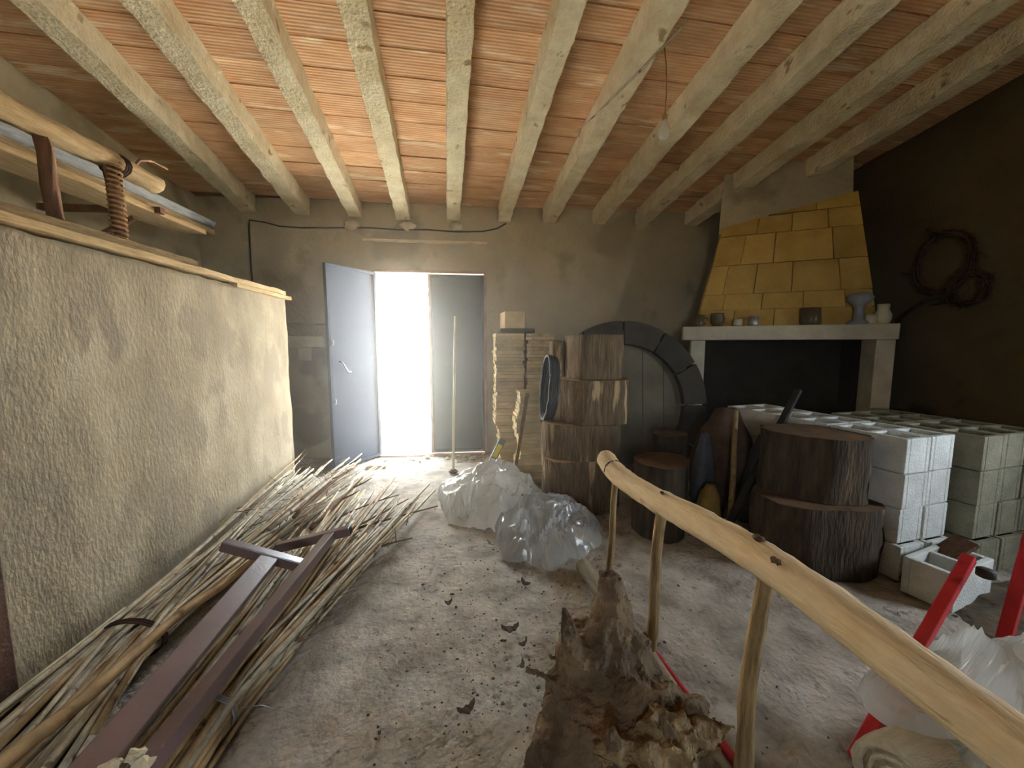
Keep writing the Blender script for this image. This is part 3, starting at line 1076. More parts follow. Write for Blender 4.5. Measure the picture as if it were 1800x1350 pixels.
log('large_log', 2.08, 2.10, 0.406, 0.25, 0.37, 9, 'thick dark upper log with knots beside the white blocks', ((FRONT - 0.2, 0.92),), 'thick logs stacked beside the white blocks', rough=0.09, bark='bark_dark')

# hose coil leaning on the log stack
mb = MB()
for t in range(5):
    q = random.Random(40 + t)
    pts = []
    for i in range(40):
        a = 2 * math.pi * i / 40
        pts.append((0.645 - 0.014 * t + q.uniform(-.004, .004) + 0.02 * math.sin(a), 3.06 + 0.22 * math.cos(a) * (1 - .03 * t), 0.955 + 0.24 * math.sin(a) * (1 + .02 * t)))
    mb.tube(pts, 0.012, 6, closed=True)
tag(mb.build('hose_coil', 'rubber', smooth=True), 'coil of black hose between the clay tiles and log stack', 'hose')

# ---------------------------------------------------------------- big wheel
wl = tag(empty('wheel', (1.385, 3.37, 0.745), (R(-6), 0, R(-3))), 'big dark round wheel with jointed rim behind the log stack', 'wheel')
NS = 12
RO, RI, TH = 0.78, 0.565, 0.11
for k in range(NS):
    a0, a1 = 2 * math.pi * k / NS + 0.012, 2 * math.pi * (k + 1) / NS - 0.012
    vs, fs = [], []
    nn = 6
    for i in range(nn + 1):
        a = a0 + (a1 - a0) * i / nn
        c, s_ = math.cos(a), math.sin(a)
        vs += [(RO * c, 0, RO * s_), (RO * c, TH, RO * s_), (RI * c, TH, RI * s_), (RI * c, 0, RI * s_)]
    for i in range(nn):
        b = i * 4
        for j in range(4):
            j2 = (j + 1) % 4
            fs.append((b + j, b + 4 + j, b + 4 + j2, b + j2))
    fs += [(0, 1, 2, 3), (nn * 4 + 3, nn * 4 + 2, nn * 4 + 1, nn * 4)]
    MB().add(vs, fs).build('rim_segment', 'wheel', wl, bevel=0.006)
mb = MB()
pts = [(0.66 * math.cos(2 * math.pi * i / 48), 0.06, 0.66 * math.sin(2 * math.pi * i / 48)) for i in range(48)]
mb.tube(pts, 0.045, 6, closed=True)
mb.build('inner_band', 'wheel_disc', wl)
for k in range(6):
    x0, x1 = -0.6 + 0.2 * k + 0.003, -0.6 + 0.2 * (k + 1) - 0.003
    h0, h1 = math.sqrt(max(0, .36 - x0 * x0)), math.sqrt(max(0, .36 - x1 * x1))
    xm = (x0 + x1) / 2
    hm = math.sqrt(max(0, .36 - xm * xm))
    poly = [(x0, -h0), (xm, -hm), (x1, -h1), (x1, h1), (xm, hm), (x0, h0)]
    vs = [(x, 0.07, z) for x, z in poly] + [(x, 0.10, z) for x, z in poly]
    MB().add(vs, [(0, 1, 2, 3, 4, 5), (11, 10, 9, 8, 7, 6)] + [(i, (i + 1) % 6 + 0, (i + 1) % 6 + 6, i + 6) for i in range(6)]).build('board', 'wheel_disc', wl)

# ---------------------------------------------------------------- sacks, pole and iron bar between logs and blocks


def sack(name, x, y, rx, ry, h, seed, mat, label, lean=(0, 0, 0), cat='sack', pinch=0.5):
    vs, fs = [], []
    n, K = 28, 14
    for k in range(K + 1):
        t = k / K
        prof = (0.80 + 0.35 * math.sin(math.pi * min(1, t * 1.1 + 0.05))) * (1 - pinch * max(0, t - 0.75) / 0.25)
        for j in range(n):
            a = 2 * math.pi * j / n
            c, s_ = math.cos(a), math.sin(a)
            sq = (abs(c) ** 3 + abs(s_) ** 3) ** (-1 / 3)
            p = Vector((rx * c * sq * prof, ry * s_ * sq * prof, h * t))
            f = 1 + 0.16 * nz(p, 5, seed) + 0.07 * nz(p, 14, seed)
            vs.append((p.x * f, p.y * f, max(0, p.z + 0.03 * nz(p, 6, seed + 2) * (t > 0.05))))
    for k in range(K):
        for j in range(n):
            j2 = (j + 1) % n
            fs.append((k * n + j, k * n + j2, (k + 1) * n + j2, (k + 1) * n + j))
    fs.append(tuple(range(n - 1, -1, -1)))
    fs.append(tuple(K * n + j for j in range(n)))
    o = MB().add(vs, fs).build(name, mat, smooth=True)
    o.location = (x, y, 0)
    o.rotation_euler = lean
    return tag(o, label, cat)


sack('filled_sack', 1.90, 2.72, 0.19, 0.15, 0.82, 3, 'burlap', 'tall dark red-brown sack behind the leaning wooden pole', (0.0, 0.05, 0.1))
sack('small_sack', 1.60, 2.40, 0.065, 0.06, 0.36, 5, 'yellow_sack', 'small mustard woven sack between the lone log and red-brown sack', (0, 0.05, 0))
b = sack('blue_bundle', 1.655, 2.57, 0.06, 0.06, 0.68, 7, 'blue_film', 'slim upright bundle in dull blue film behind the mustard sack', (0, 0.02, 0), 'bundle')
sack('rolled_film', 2.0, 2.55, 0.07, 0.06, 0.66, 9, 'blue_film', 'slumped dull blue film roll right of the leaning pole', (0.0, 0.16, 0), 'film roll')
mb = MB()
mb.tube([(1.70, 2.30, 0.012), (1.80, 2.43, 0.42), (1.885, 2.56, 0.83)], [0.020, 0.019, 0.017], 8, 0.12)
tag(mb.build('wooden_pole', 'rung', smooth=True), 'brown wooden pole leaning on the dark red-brown sack', 'pole')
mb = MB()
mb.bar((1.60, 2.25, 0.012), (2.31, 2.50, 0.98), 0.045, 0.025)
tag(mb.build('iron_bar', 'iron', bevel=0.003), 'flat black iron bar leaning over towards the white blocks', 'bar')

# ---------------------------------------------------------------- concrete blocks
bm_cache = {}


def block_mesh(mat, hollow=True):
    key = mat
    if key in bm_cache:
        return bm_cache[key]
    me = MB()
    L_, W, H_ = 0.395, 0.195, 0.195
    # shell with two vertical cores open at the top: walls and web as boxes
    t = 0.03
    me.box((-W / 2, -L_ / 2, 0), (-W / 2 + t, L_ / 2, H_)).box((W / 2 - t, -L_ / 2, 0), (W / 2, L_ / 2, H_))
    for y in (-L_ / 2, -t / 2, L_ / 2 - t):
        me.box((-W / 2 + t, y, 0), (W / 2 - t, y + t, H_))
    me.box((-W / 2 + t, -L_ / 2 + t, 0.0), (W / 2 - t, L_ / 2 - t, 0.02))
    m_ = me.mesh('concrete_block', mat)
    bm_cache[key] = m_
    return m_


brnd = random.Random(21)


def pile(ox, oy, rot, cols, deps, courses, mat, label, group, names, skip=()):
    mt = Matrix.Translation((ox, oy, 0)) @ Matrix.Rotation(rot, 4, 'Z')
    for c in range(courses):
        for i in range(cols):
            for k in range(deps):
                if (i, k, c) in skip:
                    continue
                p = mt @ Vector((0.1 + i * 0.202 + brnd.uniform(-.003, .003) - 0.012 * (c < 1) * (i == 0), 0.2 + k * 0.402 + brnd.uniform(-.008, .004) - 0.03 * (c == 0), c * 0.199 + 0.001))
                o = place('concrete_block', block_mesh(mat), None, p, (0, 0, rot + brnd.uniform(-.015, .015)), bevel=0.005)
                lb = '%s in the %s course, %s of %s' % (label[0], ('floor', 'second', 'third', 'top')[c], names[k][i], label[1])
                tag(o, lb, 'block', group)


pile(2.325, 1.80, R(10), 2, 3, 4, 'block', ('white block', 'the stack by the thick logs'), 'white blocks stacked beside the thick logs',
     (('front left', 'front right'), ('middle left', 'middle right'), ('rear left', 'rear right')))
pile(2.80, 1.80, R(9), 3, 2, 4, 'block_grey', ('grey block', 'the dim stack by the dark wall'), 'grey blocks stacked against the dark wall',
     (('front left', 'front centre', 'front right'), ('rear left', 'rear centre', 'rear right')))
o = place('hollow_block', block_mesh('block'), None, (2.36, 1.66, 0.0), (0, 0, R(-74)), bevel=0.005)
o.location = (2.46, 1.66, 0.002)
tag(o, 'single white hollow block lying on the floor before the stack', 'block')
mb = MB()
mb.bar((2.33, 1.76, 0.015), (2.62, 1.70, 0.26), 0.12, 0.02)
tag(mb.build('board_scrap', 'bar_wood', bevel=0.002), 'brown board scrap propped on the lone white block', 'board')

# dirt heap right of the lone block
mb = MB()
vs, fs = [], []
for i in range(25):
    for j in range(25):
        u, v = i / 24 * 2 - 1, j / 24 * 2 - 1
        r_ = math.hypot(u, v)
        h_ = max(0, 1 - r_) * 0.11 * (1 + 0.6 * nz((u, v, 0), 3.5, 5)) + 0.012 * nz((u, v, 0), 11, 6)
        vs.append((2.72 + u * 0.42, 1.40 + v * 0.32, max(-0.02, h_ - 0.008)))
for i in range(24):
    for j in range(24):
        q = i * 25 + j
        fs.append((q, q + 25, q + 26, q + 1))
mb.add(vs, fs)
tag(mb.build('dirt_heap', 'crumb', smooth=True), 'low heap of dark dirt and rubble before the grey blocks', 'dirt', kind='stuff')

# ---------------------------------------------------------------- red steel trestle, cloth roll and plastic at the right
rt_ = tag(empty('red_trestle', (1.5, 1.1, 0)), 'red painted steel trestle half hidden by plastic', 'trestle')
o_ = Vector((1.5, 1.1, 0))


def rbar(a, b, w, name, h=None):
    return MB().bar(Vector(a) - o_, Vector(b) - o_, w, h or w).build(name, 'red', rt_, bevel=0.004)


rbar((1.165, 0.955, 0.02), (1.885, 1.21, 0.49), 0.036, 'leg')
rbar((2.13, 1.24, 0.02), (2.142, 1.20, 0.60), 0.040, 'leg')
rbar((1.25, 0.985, 0.055), (2.13, 1.235, 0.055), 0.03, 'cross_bar')
MB().lathe([(0.018, 0), (0.026, 0.004), (0.026, 0.03), (0.012, 0.034)], 12, Vector((1.91, 1.175, 0.43)) - o_).build('end_cap', 'dark_cable', rt_, True)
mb = MB()
mb.tube([(0.69, 1.75, 0.022), (0.735, 1.45, 0.022), (0.80, 0.92, 0.022), (0.84, 0.60, 0.022)], 0.016, 10)
tag(mb.build('red_pipe', 'red', smooth=True), 'thin red pipe lying on the floor along the ladder', 'pipe')

cr = tag(empty('cloth_roll', (1.28, 0.80, 0.0), (0, 0, R(8))), 'cream rolled cloth bundle lying under the milky plastic', 'roll')
mb = MB()
pts, rad = [], []
for i in range(22):
    t = i / 21
    pts.append((-0.17 + 0.95 * t, 0.01 * math.sin(t * 7), 0.125 + 0.004 * math.sin(t * 11)))
    rad.append(0.125 * (1 - 0.12 * math.exp(-((t - 0.18) / 0.05) ** 2)))
mb.tube(pts, rad, 20, 0.08, 3)
mb.build('roll_body', 'roll', cr, True)
mb = MB()
pts = []
for i in range(70):
    a = i * 0.42
    r_ = 0.012 + 0.0015 * i
    pts.append((-0.178, r_ * math.cos(a), 0.125 + r_ * math.sin(a)))
mb.tube(pts, 0.005, 5)
mb.build('spiral_edge', 'roll', cr, True)


def film(name, outline, top, seed, mat, label, folds=0.05, base=0.0, centre=None, power=0.6, dents=(), K=30, n=110):
    """crumpled film: outline polygon, domed, with sharp crease lines (cell edges) and long folds running out of the pinched spots"""
    n0 = len(outline)
    ring = []
    for j in range(n):
        t = j / n * n0
        i = int(t) % n0
        f = t - int(t)
        p0, p1, p2, p3 = (Vector((*outline[(i + q) % n0], 0)) for q in (-1, 0, 1, 2))
        ring.append(0.5 * ((2 * p1) + (-p0 + p2) * f + (2 * p0 - 5 * p1 + 4 * p2 - p3) * f * f + (-p0 + 3 * p1 - 3 * p2 + p3) * f ** 3))
    c = Vector((*(centre or (sum(p[0] for p in outline) / n0, sum(p[1] for p in outline) / n0)), 0))

    def crease(q, w):
        d = noise.voronoi(q)[0]
        return max(0.0, 1.0 - (d[1] - d[0]) / w)

    vs, fs = [], []
    for k in range(1, K + 1):
        t = k / K
        for j in range(n):
            p = c + (ring[j] - c) * t
            w = Vector((noise.noise(Vector((p.x * 3, p.y * 3, seed))), noise.noise(Vector((p.x * 3, p.y * 3, seed + 7))), 0)) * 0.10
            q = p + w
            hgt = top * max(0.0, 1 - t ** 2.0) ** power
            z = hgt * (1 + 0.30 * noise.noise(Vector((p.x * 2.6, p.y * 2.6, seed * 3.1))))
            cr = folds * (crease(Vector((q.x * 4.2, q.y * 3.2, seed)), 0.16) + 0.35 * crease(Vector((q.x * 9, q.y * 7, seed + 2)), 0.14))
            for (dx, dy, m, ph) in dents:
                rel = p - Vector((dx, dy, 0))
                rr = rel.length
                an = math.atan2(rel.y, rel.x)
                s_ = abs(math.sin(an * m + ph + 1.5 * noise.noise(q * 4)))
                cr += folds * 1.7 * (1 - s_) ** 2.5 * math.exp(-rr / 0.30)
                z -= 0.45 * top * math.exp(-(rr / 0.09) ** 2)
            fine = 0.0025 * noise.noise(q * 24) + 0.012 * noise.noise(q * 8)
            hem = 0.030 * max(0.0, math.sin(j * 0.53 + 2 * math.sin(j * .21) + seed)) * max(0.0, (t - 0.86) / 0.14)
            z = z + cr * min(1.0, (1 - t) * 4 + 0.3) + fine + hem
            vs.append((p.x + 0.03 * noise.noise(q * 7 + Vector((9, 0, 0))), p.y + 0.03 * noise.noise(q * 7 + Vector((0, 9, 0))), base + max(0.004 + 0.003 * (j % 2), z)))
    for k in range(K - 1):
        for j in range(n):
            j2 = (j + 1) % n
            fs.append((k * n + j, (k + 1) * n + j, (k + 1) * n + j2, k * n + j2))
    fs.append(tuple(range(n)))
    o = MB().add(vs, fs).build(name, mat)
    tag(o, label, 'plastic sheet')
    return o


film('plastic_sheet', [(-0.30, 3.28), (-0.24, 2.98), (-0.16, 2.70), (-0.01, 2.62), (0.14, 2.55), (0.27, 2.58), (0.50, 2.72), (0.58, 2.90), (0.56, 3.25), (0.50, 3.45), (0.26, 3.52), (-0.07, 3.44)], 0.27, 1, 'film_white',
     'crumpled milky plastic sheet heaped on the floor before the tiles', centre=(0.2, 3.0), folds=0.034, power=0.62, dents=((0.42, 3.05, 3, 0.3), (-0.05, 2.75, 4, 1)))
film('plastic_sheet', [(0.18, 2.86), (0.14, 2.49), (0.20, 2.18), (0.32, 2.13), (0.42, 2.06), (0.52, 2.09), (0.66, 2.17), (0.80, 2.30), (0.90, 2.53), (0.80, 2.74), (0.62, 2.80), (0.34, 2.92)], 0.21, 2, 'film_clear',
     'clearer crumpled plastic sheet spilling towards the ladder end', centre=(0.5, 2.5), folds=0.040, power=0.72, dents=((0.42, 2.3, 4, 0.3), (0.36, 2.8, 3, 2)))
o = film('plastic_sheet', [(1.17, 0.94), (1.22, 0.76), (1.36, 0.64), (1.60, 0.60), (1.9, 0.66), (2.05, 0.82), (1.98, 0.98), (1.76, 1.0), (1.5, 1.02), (1.28, 1.02)], 0.30, 3, 'film_white',
         'milky plastic sheet thrown over the red trestle and cloth roll', centre=(1.68, 0.80), folds=0.034, base=0.20, power=0.75, dents=((1.32, 0.82, 4, 0.3), (1.45, 0.72, 3, 1)))

# ---------------------------------------------------------------- ladder standing on its side
ld = tag(empty('ladder', (0.7, 1.2, 0)), 'rustic pole ladder standing on its side across the floor', 'ladder')
o_ = Vector((0.7, 1.2, 0))
ctrl = [(0.690, 1.93, 0.712), (0.70, 1.77, 0.672), (0.722, 1.57, 0.668), (0.735, 1.365, 0.685), (0.742, 1.1, 0.722), (0.745, 0.86, 0.747), (0.755, 0.62, 0.742), (0.77, 0.42, 0.725), (0.79, 0.22, 0.715), (0.80, -0.1, 0.71)]


def smooth_path(c, per=6):
    out = []
    c = [Vector(p) for p in c]
    for i in range(len(c) - 1):
        p0, p1, p2, p3 = c[max(i - 1, 0)], c[i], c[i + 1], c[min(i + 2, len(c) - 1)]
        for k in range(per):
            f = k / per
            out.append(0.5 * ((2 * p1) + (-p0 + p2) * f + (2 * p0 - 5 * p1 + 4 * p2 - p3) * f * f + (-p0 + 3 * p1 - 3 * p2 + p3) * f ** 3))
    out.append(c[-1])
    return out


pts = [p - o_ for p in smooth_path(ctrl)]
k = len(pts)
rad = [0.050 - 0.006 * i / k for i in range(k)]
rad[0] = 0.036
rad[1] = 0.047
MB().tube(pts, rad, 16, 0.10, 2).build('upper_rail', 'pole', ld, True)
for (cx, cy_, cz, s) in ((0.742 - 0.0, 0.86 + 0.03, 0.795, 0.012), (0.715, 0.80, 0.787, 0.010), (0.72, 1.36, 0.735, 0.008)):
    MB().blob(Vector((cx, cy_, cz)) - o_, s, cx * 9, (1, 1.3, 0.8), 0.6, 5).build('knot', 'bar_wood', ld, True)
low = [(0.615, 2.03, 0.045), (0.645, 1.77, 0.047), (0.685, 1.365, 0.05), (0.71, 0.86, 0.05), (0.73, 0.42, 0.05), (0.75, 0.0, 0.05)]
pts = [p - o_ for p in smooth_path(low)]
MB().tube(pts, 0.042, 14, 0.10, 5).build('lower_rail', 'pole_grey', ld, True)
for (b_, t_, rb, rt2, sd) in (((0.648, 1.77, 0.05), (0.705, 1.77, 0.68), 0.017, 0.014, 1), ((0.690, 1.365, 0.05), (0.735, 1.365, 0.68), 0.022, 0.020, 2),
                              ((0.715, 0.86, 0.05), (0.745, 0.86, 0.74), 0.024, 0.018, 3), ((0.735, 0.42, 0.05), (0.77, 0.42, 0.72), 0.026, 0.024, 4)):
    b_, t_ = Vector(b_) - o_, Vector(t_) - o_
    pp = []
    for i in range(13):
        f = i / 12
        pp.append(b_.lerp(t_, f) + Vector((0.012 * math.sin(f * 3.1 + sd), 0.004 * math.sin(f * 9 + sd), 0)))
    MB().tube(pp, [rb + (rt2 - rb) * (i / 12) for i in range(13)], 10, 0.2, sd).build('rung', 'rung', ld, True)
mb = MB()
for k in range(2):
    ring = []
    for a in range(14):
        an = a * math.pi / 7
        ring.append(Vector((0.699 + 0.050 * math.cos(an), 1.80 + 0.006 * k, 0.676 + 0.050 * math.sin(an))) - o_)
    mb.tube(ring, 0.0035, 5, closed=True)
mb.build('wire_tie', 'dark_cable', ld, True)

# ---------------------------------------------------------------- gnarled stump
st = tag(empty('tree_stump', (0.405, 1.0, 0)), 'gnarled root stump with spikes in front of the ladder', 'stump')
mb = MB()
mb.blob((0.0, -0.02, 0.17), 0.225, 1, (1.10, 0.85, 0.85), 0.35, 12)
mb.blob((-0.13, -0.03, 0.12), 0.16, 2, (0.95, 0.9, 0.95), 0.4, 10)
mb.blob((0.14, -0.05, 0.12), 0.17, 3, (0.9, 0.9, 0.85), 0.4, 10)
mb.blob((0.0, 0.08, 0.33), 0.15, 4, (1.05, 0.8, 0.75), 0.4, 10)
mb.tube([(0.01, 0.06, 0.28), (0.025, 0.10, 0.40), (0.03, 0.12, 0.50), (0.028, 0.125, 0.57)], [0.13, 0.085, 0.06, 0.045], 10, 0.25, 4)
mb.tube([(-0.09, 0.03, 0.26), (-0.112, 0.05, 0.38), (-0.125, 0.055, 0.45), (-0.138, 0.06, 0.515)], [0.08, 0.048, 0.034, 0.012], 8, 0.25, 5)
mb.tube([(0.06, 0.09, 0.38), (0.075, 0.10, 0.46), (0.072, 0.10, 0.52)], [0.05, 0.03, 0.010], 8, 0.25, 6)
mb.tube([(-0.12, 0.0, 0.24), (-0.2, 0.05, 0.31), (-0.255, 0.06, 0.325)], [0.05, 0.025, 0.008], 8, 0.2, 7)
mb.tube([(-0.06, -0.14, 0.25), (-0.065, -0.17, 0.31), (-0.062, -0.18, 0.345)], [0.06, 0.04, 0.018], 8, 0.25, 8)
mb.tube([(0.08, -0.14, 0.25), (0.075, -0.16, 0.33), (0.065, -0.165, 0.385)], [0.065, 0.036, 0.016], 8, 0.25, 9)
mb.tube([(0.13, -0.08, 0.24), (0.20, -0.08, 0.28), (0.25, -0.05, 0.27)], [0.085, 0.065, 0.03], 8, 0.3, 10)
mb.tube([(0.15, -0.12, 0.10), (0.23, -0.15, 0.13), (0.27, -0.17, 0.15)], [0.09, 0.06, 0.035], 8, 0.25, 11)
mb.tube([(-0.16, -0.10, 0.20), (-0.22, -0.09, 0.22), (-0.25, -0.09, 0.235)], [0.08, 0.04, 0.02], 8, 0.25, 12)
bod = mb.build('stump_body', 'stump', st, True)
rm = bod.modifiers.new('merge', 'REMESH')
rm.mode = 'VOXEL'
rm.voxel_size = 0.0065
sm = bod.modifiers.new('soften', 'SMOOTH')
sm.iterations = 2
tx = bpy.data.textures.new('stump_grain', 'CLOUDS')
tx.noise_scale = 0.085
tx.noise_depth = 4
dp = bod.modifiers.new('gnarl', 'DISPLACE')
dp.texture = tx
dp.strength = 0.040
dp.mid_level = 0.5
tx2 = bpy.data.textures.new('stump_cracks', 'VORONOI')
tx2.noise_scale = 0.10
tx2.weight_1 = -1.0
tx2.weight_2 = 1.0
d2 = bod.modifiers.new('cracks', 'DISPLACE')
d2.texture = tx2
d2.strength = 0.030
d2.mid_level = 0.5
tx3 = bpy.data.textures.new('stump_fibre', 'CLOUDS')
tx3.noise_scale = 0.022
tx3.noise_depth = 3
d3 = bod.modifiers.new('fibre', 'DISPLACE')
d3.texture = tx3
d3.strength = 0.012
d3.mid_level = 0.5
mb = MB()
for bx_, by_, bz_, br_, sd in ((0.03, -0.155, 0.235, 0.085, 1), (0.12, -0.15, 0.235, 0.075, 2), (0.19, -0.13, 0.24, 0.06, 3), (-0.05, -0.15, 0.24, 0.06, 4), (0.07, -0.125, 0.275, 0.055, 5)):
    mb.blob((bx_, by_ - 0.015, bz_ + 0.05), br_, sd * 3, (1.15, 0.75, 0.62), 0.55, 10)
bur = mb.build('burl', 'burl', st, True, label='pale knobbly burl ridge across the stump')
r2 = bur.modifiers.new('merge', 'REMESH')
r2.mode = 'VOXEL'
r2.voxel_size = 0.006
for tt, sg in ((tx, 0.03), (tx2, 0.02), (tx3, 0.012)):
    dq = bur.modifiers.new('gnarl', 'DISPLACE')
    dq.texture = tt
    dq.strength = sg
    dq.mid_level = 0.5
mb = MB()
rough_box(mb, (-0.255, -0.30, 0.0), (-0.205, -0.02, 0.19), 'y', 10, 0.01, 3, 9)
o = mb.build('bark_slab', 'bark', st, label='dark slab of bark on the side of the stump')
o.rotation_euler = (0, 0.12, 0)
mb = MB()
mb.tube([(-0.02, 0.31, 0.02), (-0.05, 0.42, 0.025), (-0.075, 0.52, 0.02)], 0.022, 8, 0.2)
o = mb.build('short_stick', 'pole_grey', smooth=True)
o.location = (0.44, 1.03, 0)
tag(o, 'short grey stick on the floor behind the stump', 'stick')

# ---------------------------------------------------------------- canes, T-shaped steel legs, poles on the left
crnd = random.Random(17)


def cane_pts(a, b, sag=0.0, wob=0.02, n=9, q=crnd):
    a, b = Vector(a), Vector(b)
    s1, s2 = q.uniform(-1, 1), q.uniform(-1, 1)
    out = []
    for i in range(n):
        t = i / (n - 1)
        p = a.lerp(b, t)
        w = math.sin(math.pi * t)
        out.append(p + Vector((s1 * wob * w, 0, s2 * wob * 0.5 * w + sag * w)))
    return out


def cane_rad(r, n, q=crnd, taper=0.55):
    return [r * (1 - (1 - taper) * i / (n - 1)) * (1.10 if i % 2 == 0 else 0.96) for i in range(n)]


lbun = tag(empty('cane_bundle', (-1.4, 1.6, 0)), 'long bundle of dry grey canes tied with dark wire, along the partition', 'cane bundle')
ol = Vector((-1.4, 1.6, 0))
for i in range(84):
    u = crnd.random()
    lay = crnd.random()
    # tie section: about (-1.42, 1.62), width .16, height .13
    tx_, tz = -1.42 + crnd.uniform(-0.10, 0.10), 0.02 + 0.12 * lay
    xa = -1.42 + (tx_ + 1.42) * 1.6 + 0.10 + crnd.uniform(-.10, .16)
    ya = crnd.uniform(0.55, 1.2)
    L_ = crnd.choice([2.4, 2.8, 3.1, 3.3]) - crnd.random() * 1.0
    spread = crnd.uniform(-0.24, 0.50)
    yb = min(ya + L_, 3.98)
    xb = -1.42 + spread * (yb - 1.3) / 2.4
    xb = max(xb, -1.62 if yb < 3.72 else -1.78)
    a = (xa, ya, max(0.014, 0.02 + 0.10 * lay))
    b = (xb, yb, 0.03 + 0.20 * lay * (1.0 if xb < -1.3 else 0.7) + crnd.uniform(0, .05))
    mid = Vector((tx_, 1.62, tz))
    n = 11
    pts = []
    av, bv = Vector(a), Vector(b)
    s1 = crnd.uniform(-.02, .02)
    for k in range(n):
        t = k / (n - 1)
        y = av.y + (bv.y - av.y) * t
        if y < 1.62:
            f = (y - av.y) / max(1e-3, 1.62 - av.y)
            p = av.lerp(mid, f)
        else:
            f = (y - 1.62) / max(1e-3, bv.y - 1.62)
            p = mid.lerp(bv, f)
        p = p + Vector((s1 * math.sin(t * 6), 0, 0.006 * math.sin(t * 9 + i)))
        p.x = max(p.x, -1.64) if p.y < 3.72 else p.x
        p.z = max(p.z, 0.012)
        pts.append(p - ol)
    r_ = crnd.uniform(0.008, 0.0145)
    MB().tube(pts, cane_rad(r_, n), 6).build('cane', 'cane' if crnd.random() < 0.8 else 'cane_tan', lbun, True)
for i in range(20):
    a = (crnd.uniform(-1.12, -0.86), crnd.uniform(0.5, 1.0), crnd.uniform(0.015, 0.10))
    b = (crnd.uniform(-1.20, -0.86), crnd.uniform(2.0, 3.3), crnd.uniform(0.015, 0.11))
    MB().tube([p - ol for p in cane_pts(a, b, 0, 0.02, 9)], cane_rad(crnd.uniform(0.008, 0.014), 9), 6).build('cane', 'cane' if crnd.random() < 0.7 else 'cane_tan', lbun, True)
mb = MB()
for k in range(3):
    ring = []
    for a in range(16):
        an = a * math.pi / 8
        ring.append(Vector((-1.42 + 0.135 * math.cos(an), 1.62 + 0.01 * k, 0.085 + 0.085 * math.sin(an))) - ol)
    mb.tube(ring, 0.005, 5, closed=True)
mb.build('wire_tie', 'rust', lbun, True)

rbun = tag(empty('cane_bundle', (-0.85, 1.25, 0)), 'bundle of tan and grey canes tied with wire and splayed onto the open floor', 'cane bundle')
orr = Vector((-0.85, 1.25, 0))
for i in range(62):
    lay = crnd.random()
    tx_, tz = -0.885 + crnd.uniform(-0.062, 0.062), 0.02 + 0.10 * lay
    ya = crnd.uniform(0.5, 0.95)
    xa = -0.89 + (tx_ + 0.885) * 1.3 + crnd.uniform(-.02, .02) - 0.02 * (1.2 - ya)
    L_ = crnd.uniform(0.85, 2.3)
    ang = crnd.uniform(-0.13, 0.30)
    yb = 1.25 + L_ * math.cos(ang) * 0.95 if L_ > 1 else 1.25 + L_ * 0.9
    xb = -0.87 + math.sin(ang) * (yb - 1.15) * 1.0
    zb = 0.02 + 0.14 * lay
    av, bv, mid = Vector((xa, ya, 0.015 + 0.08 * lay)), Vector((xb, yb, zb)), Vector((tx_, 1.25, tz))
    n = 10
    pts = []
    s1 = crnd.uniform(-.025, .025)
    for k in range(n):
        t = k / (n - 1)
        y = av.y + (bv.y - av.y) * t
        p = av.lerp(mid, (y - av.y) / (1.25 - av.y)) if y < 1.25 else mid.lerp(bv, (y - 1.25) / (bv.y - 1.25))
        p = p + Vector((s1 * math.sin(t * 5), 0, 0.006 * math.sin(t * 8 + i)))
        p.z = max(p.z, 0.01)
        pts.append(p - orr)
    r_ = crnd.uniform(0.008, 0.0165)
    MB().tube(pts, cane_rad(r_, n), 6).build('cane', 'cane_tan' if crnd.random() < 0.55 else 'cane', rbun, True)
mb = MB()
for k in range(3):
    ring = []
    for a in range(16):
        an = a * math.pi / 8
        ring.append(Vector((-0.885 + 0.085 * math.cos(an), 1.25 + 0.008 * k, 0.07 + 0.072 * math.sin(an))) - orr)
    mb.tube(ring, 0.0035, 5, closed=True)
mb.tube([Vector((-0.78, 1.25, 0.1)) - orr, Vector((-0.70, 1.23, 0.12)) - orr, Vector((-0.62, 1.26, 0.05)) - orr], 0.002, 4)
mb.build('wire_tie', 'steel', rbun, True)

# brushwood ends reaching over the floor
for i, (a, b, r_, lb) in enumerate((
        ((-0.98, 2.35, 0.10), (-0.28, 2.93, 0.05), 0.011, 'long brown branch reaching furthest across the floor to the plastic'),
        ((-0.95, 2.25, 0.11), (-0.52, 3.02, 0.08), 0.009, 'brown branch second nearest the plastic'),
        ((-1.02, 2.55, 0.10), (-0.60, 3.06, 0.10), 0.008, 'thin brown branch rising beside the two long ones'),
        ((-0.75, 2.2, 0.03), (-0.40, 2.44, 0.05), 0.008, 'short flat brown branch on the open floor'),
        ((-1.20, 2.30, 0.22), (-1.085, 3.80, 0.24), 0.014, 'pale knotty branch rising highest towards the door'),
        ((-1.15, 2.50, 0.20), (-1.05, 3.55, 0.20), 0.013, 'brown branch just below the pale knotty one'),
        ((-1.05, 2.5, 0.12), (-0.92, 3.22, 0.20), 0.016, 'stubby brown branch with hooked tip behind the steel legs'))):
    n = 9
    pts = cane_pts(a, b, 0.01, 0.03, n)
    root = tag(empty('dry_branch', a), lb, 'branch', 'dry branches among the canes')
    av = Vector(a)
    MB().tube([p - av for p in pts], cane_rad(r_, n, taper=0.45), 6, 0.15, i).build('stem', 'twig' if i != 4 else 'cane', root, True)
    for k in (4, 6):
        p = pts[k] - av
        d = Vector((crnd.uniform(-.06, .12), 0.12, crnd.uniform(0.0, .06)))
        MB().tube([p, p + d * 0.6, p + d + Vector((0, 0, .01))], [r_ * .5, r_ * .4, r_ * .25], 5).build('twig', 'twig', root, True)

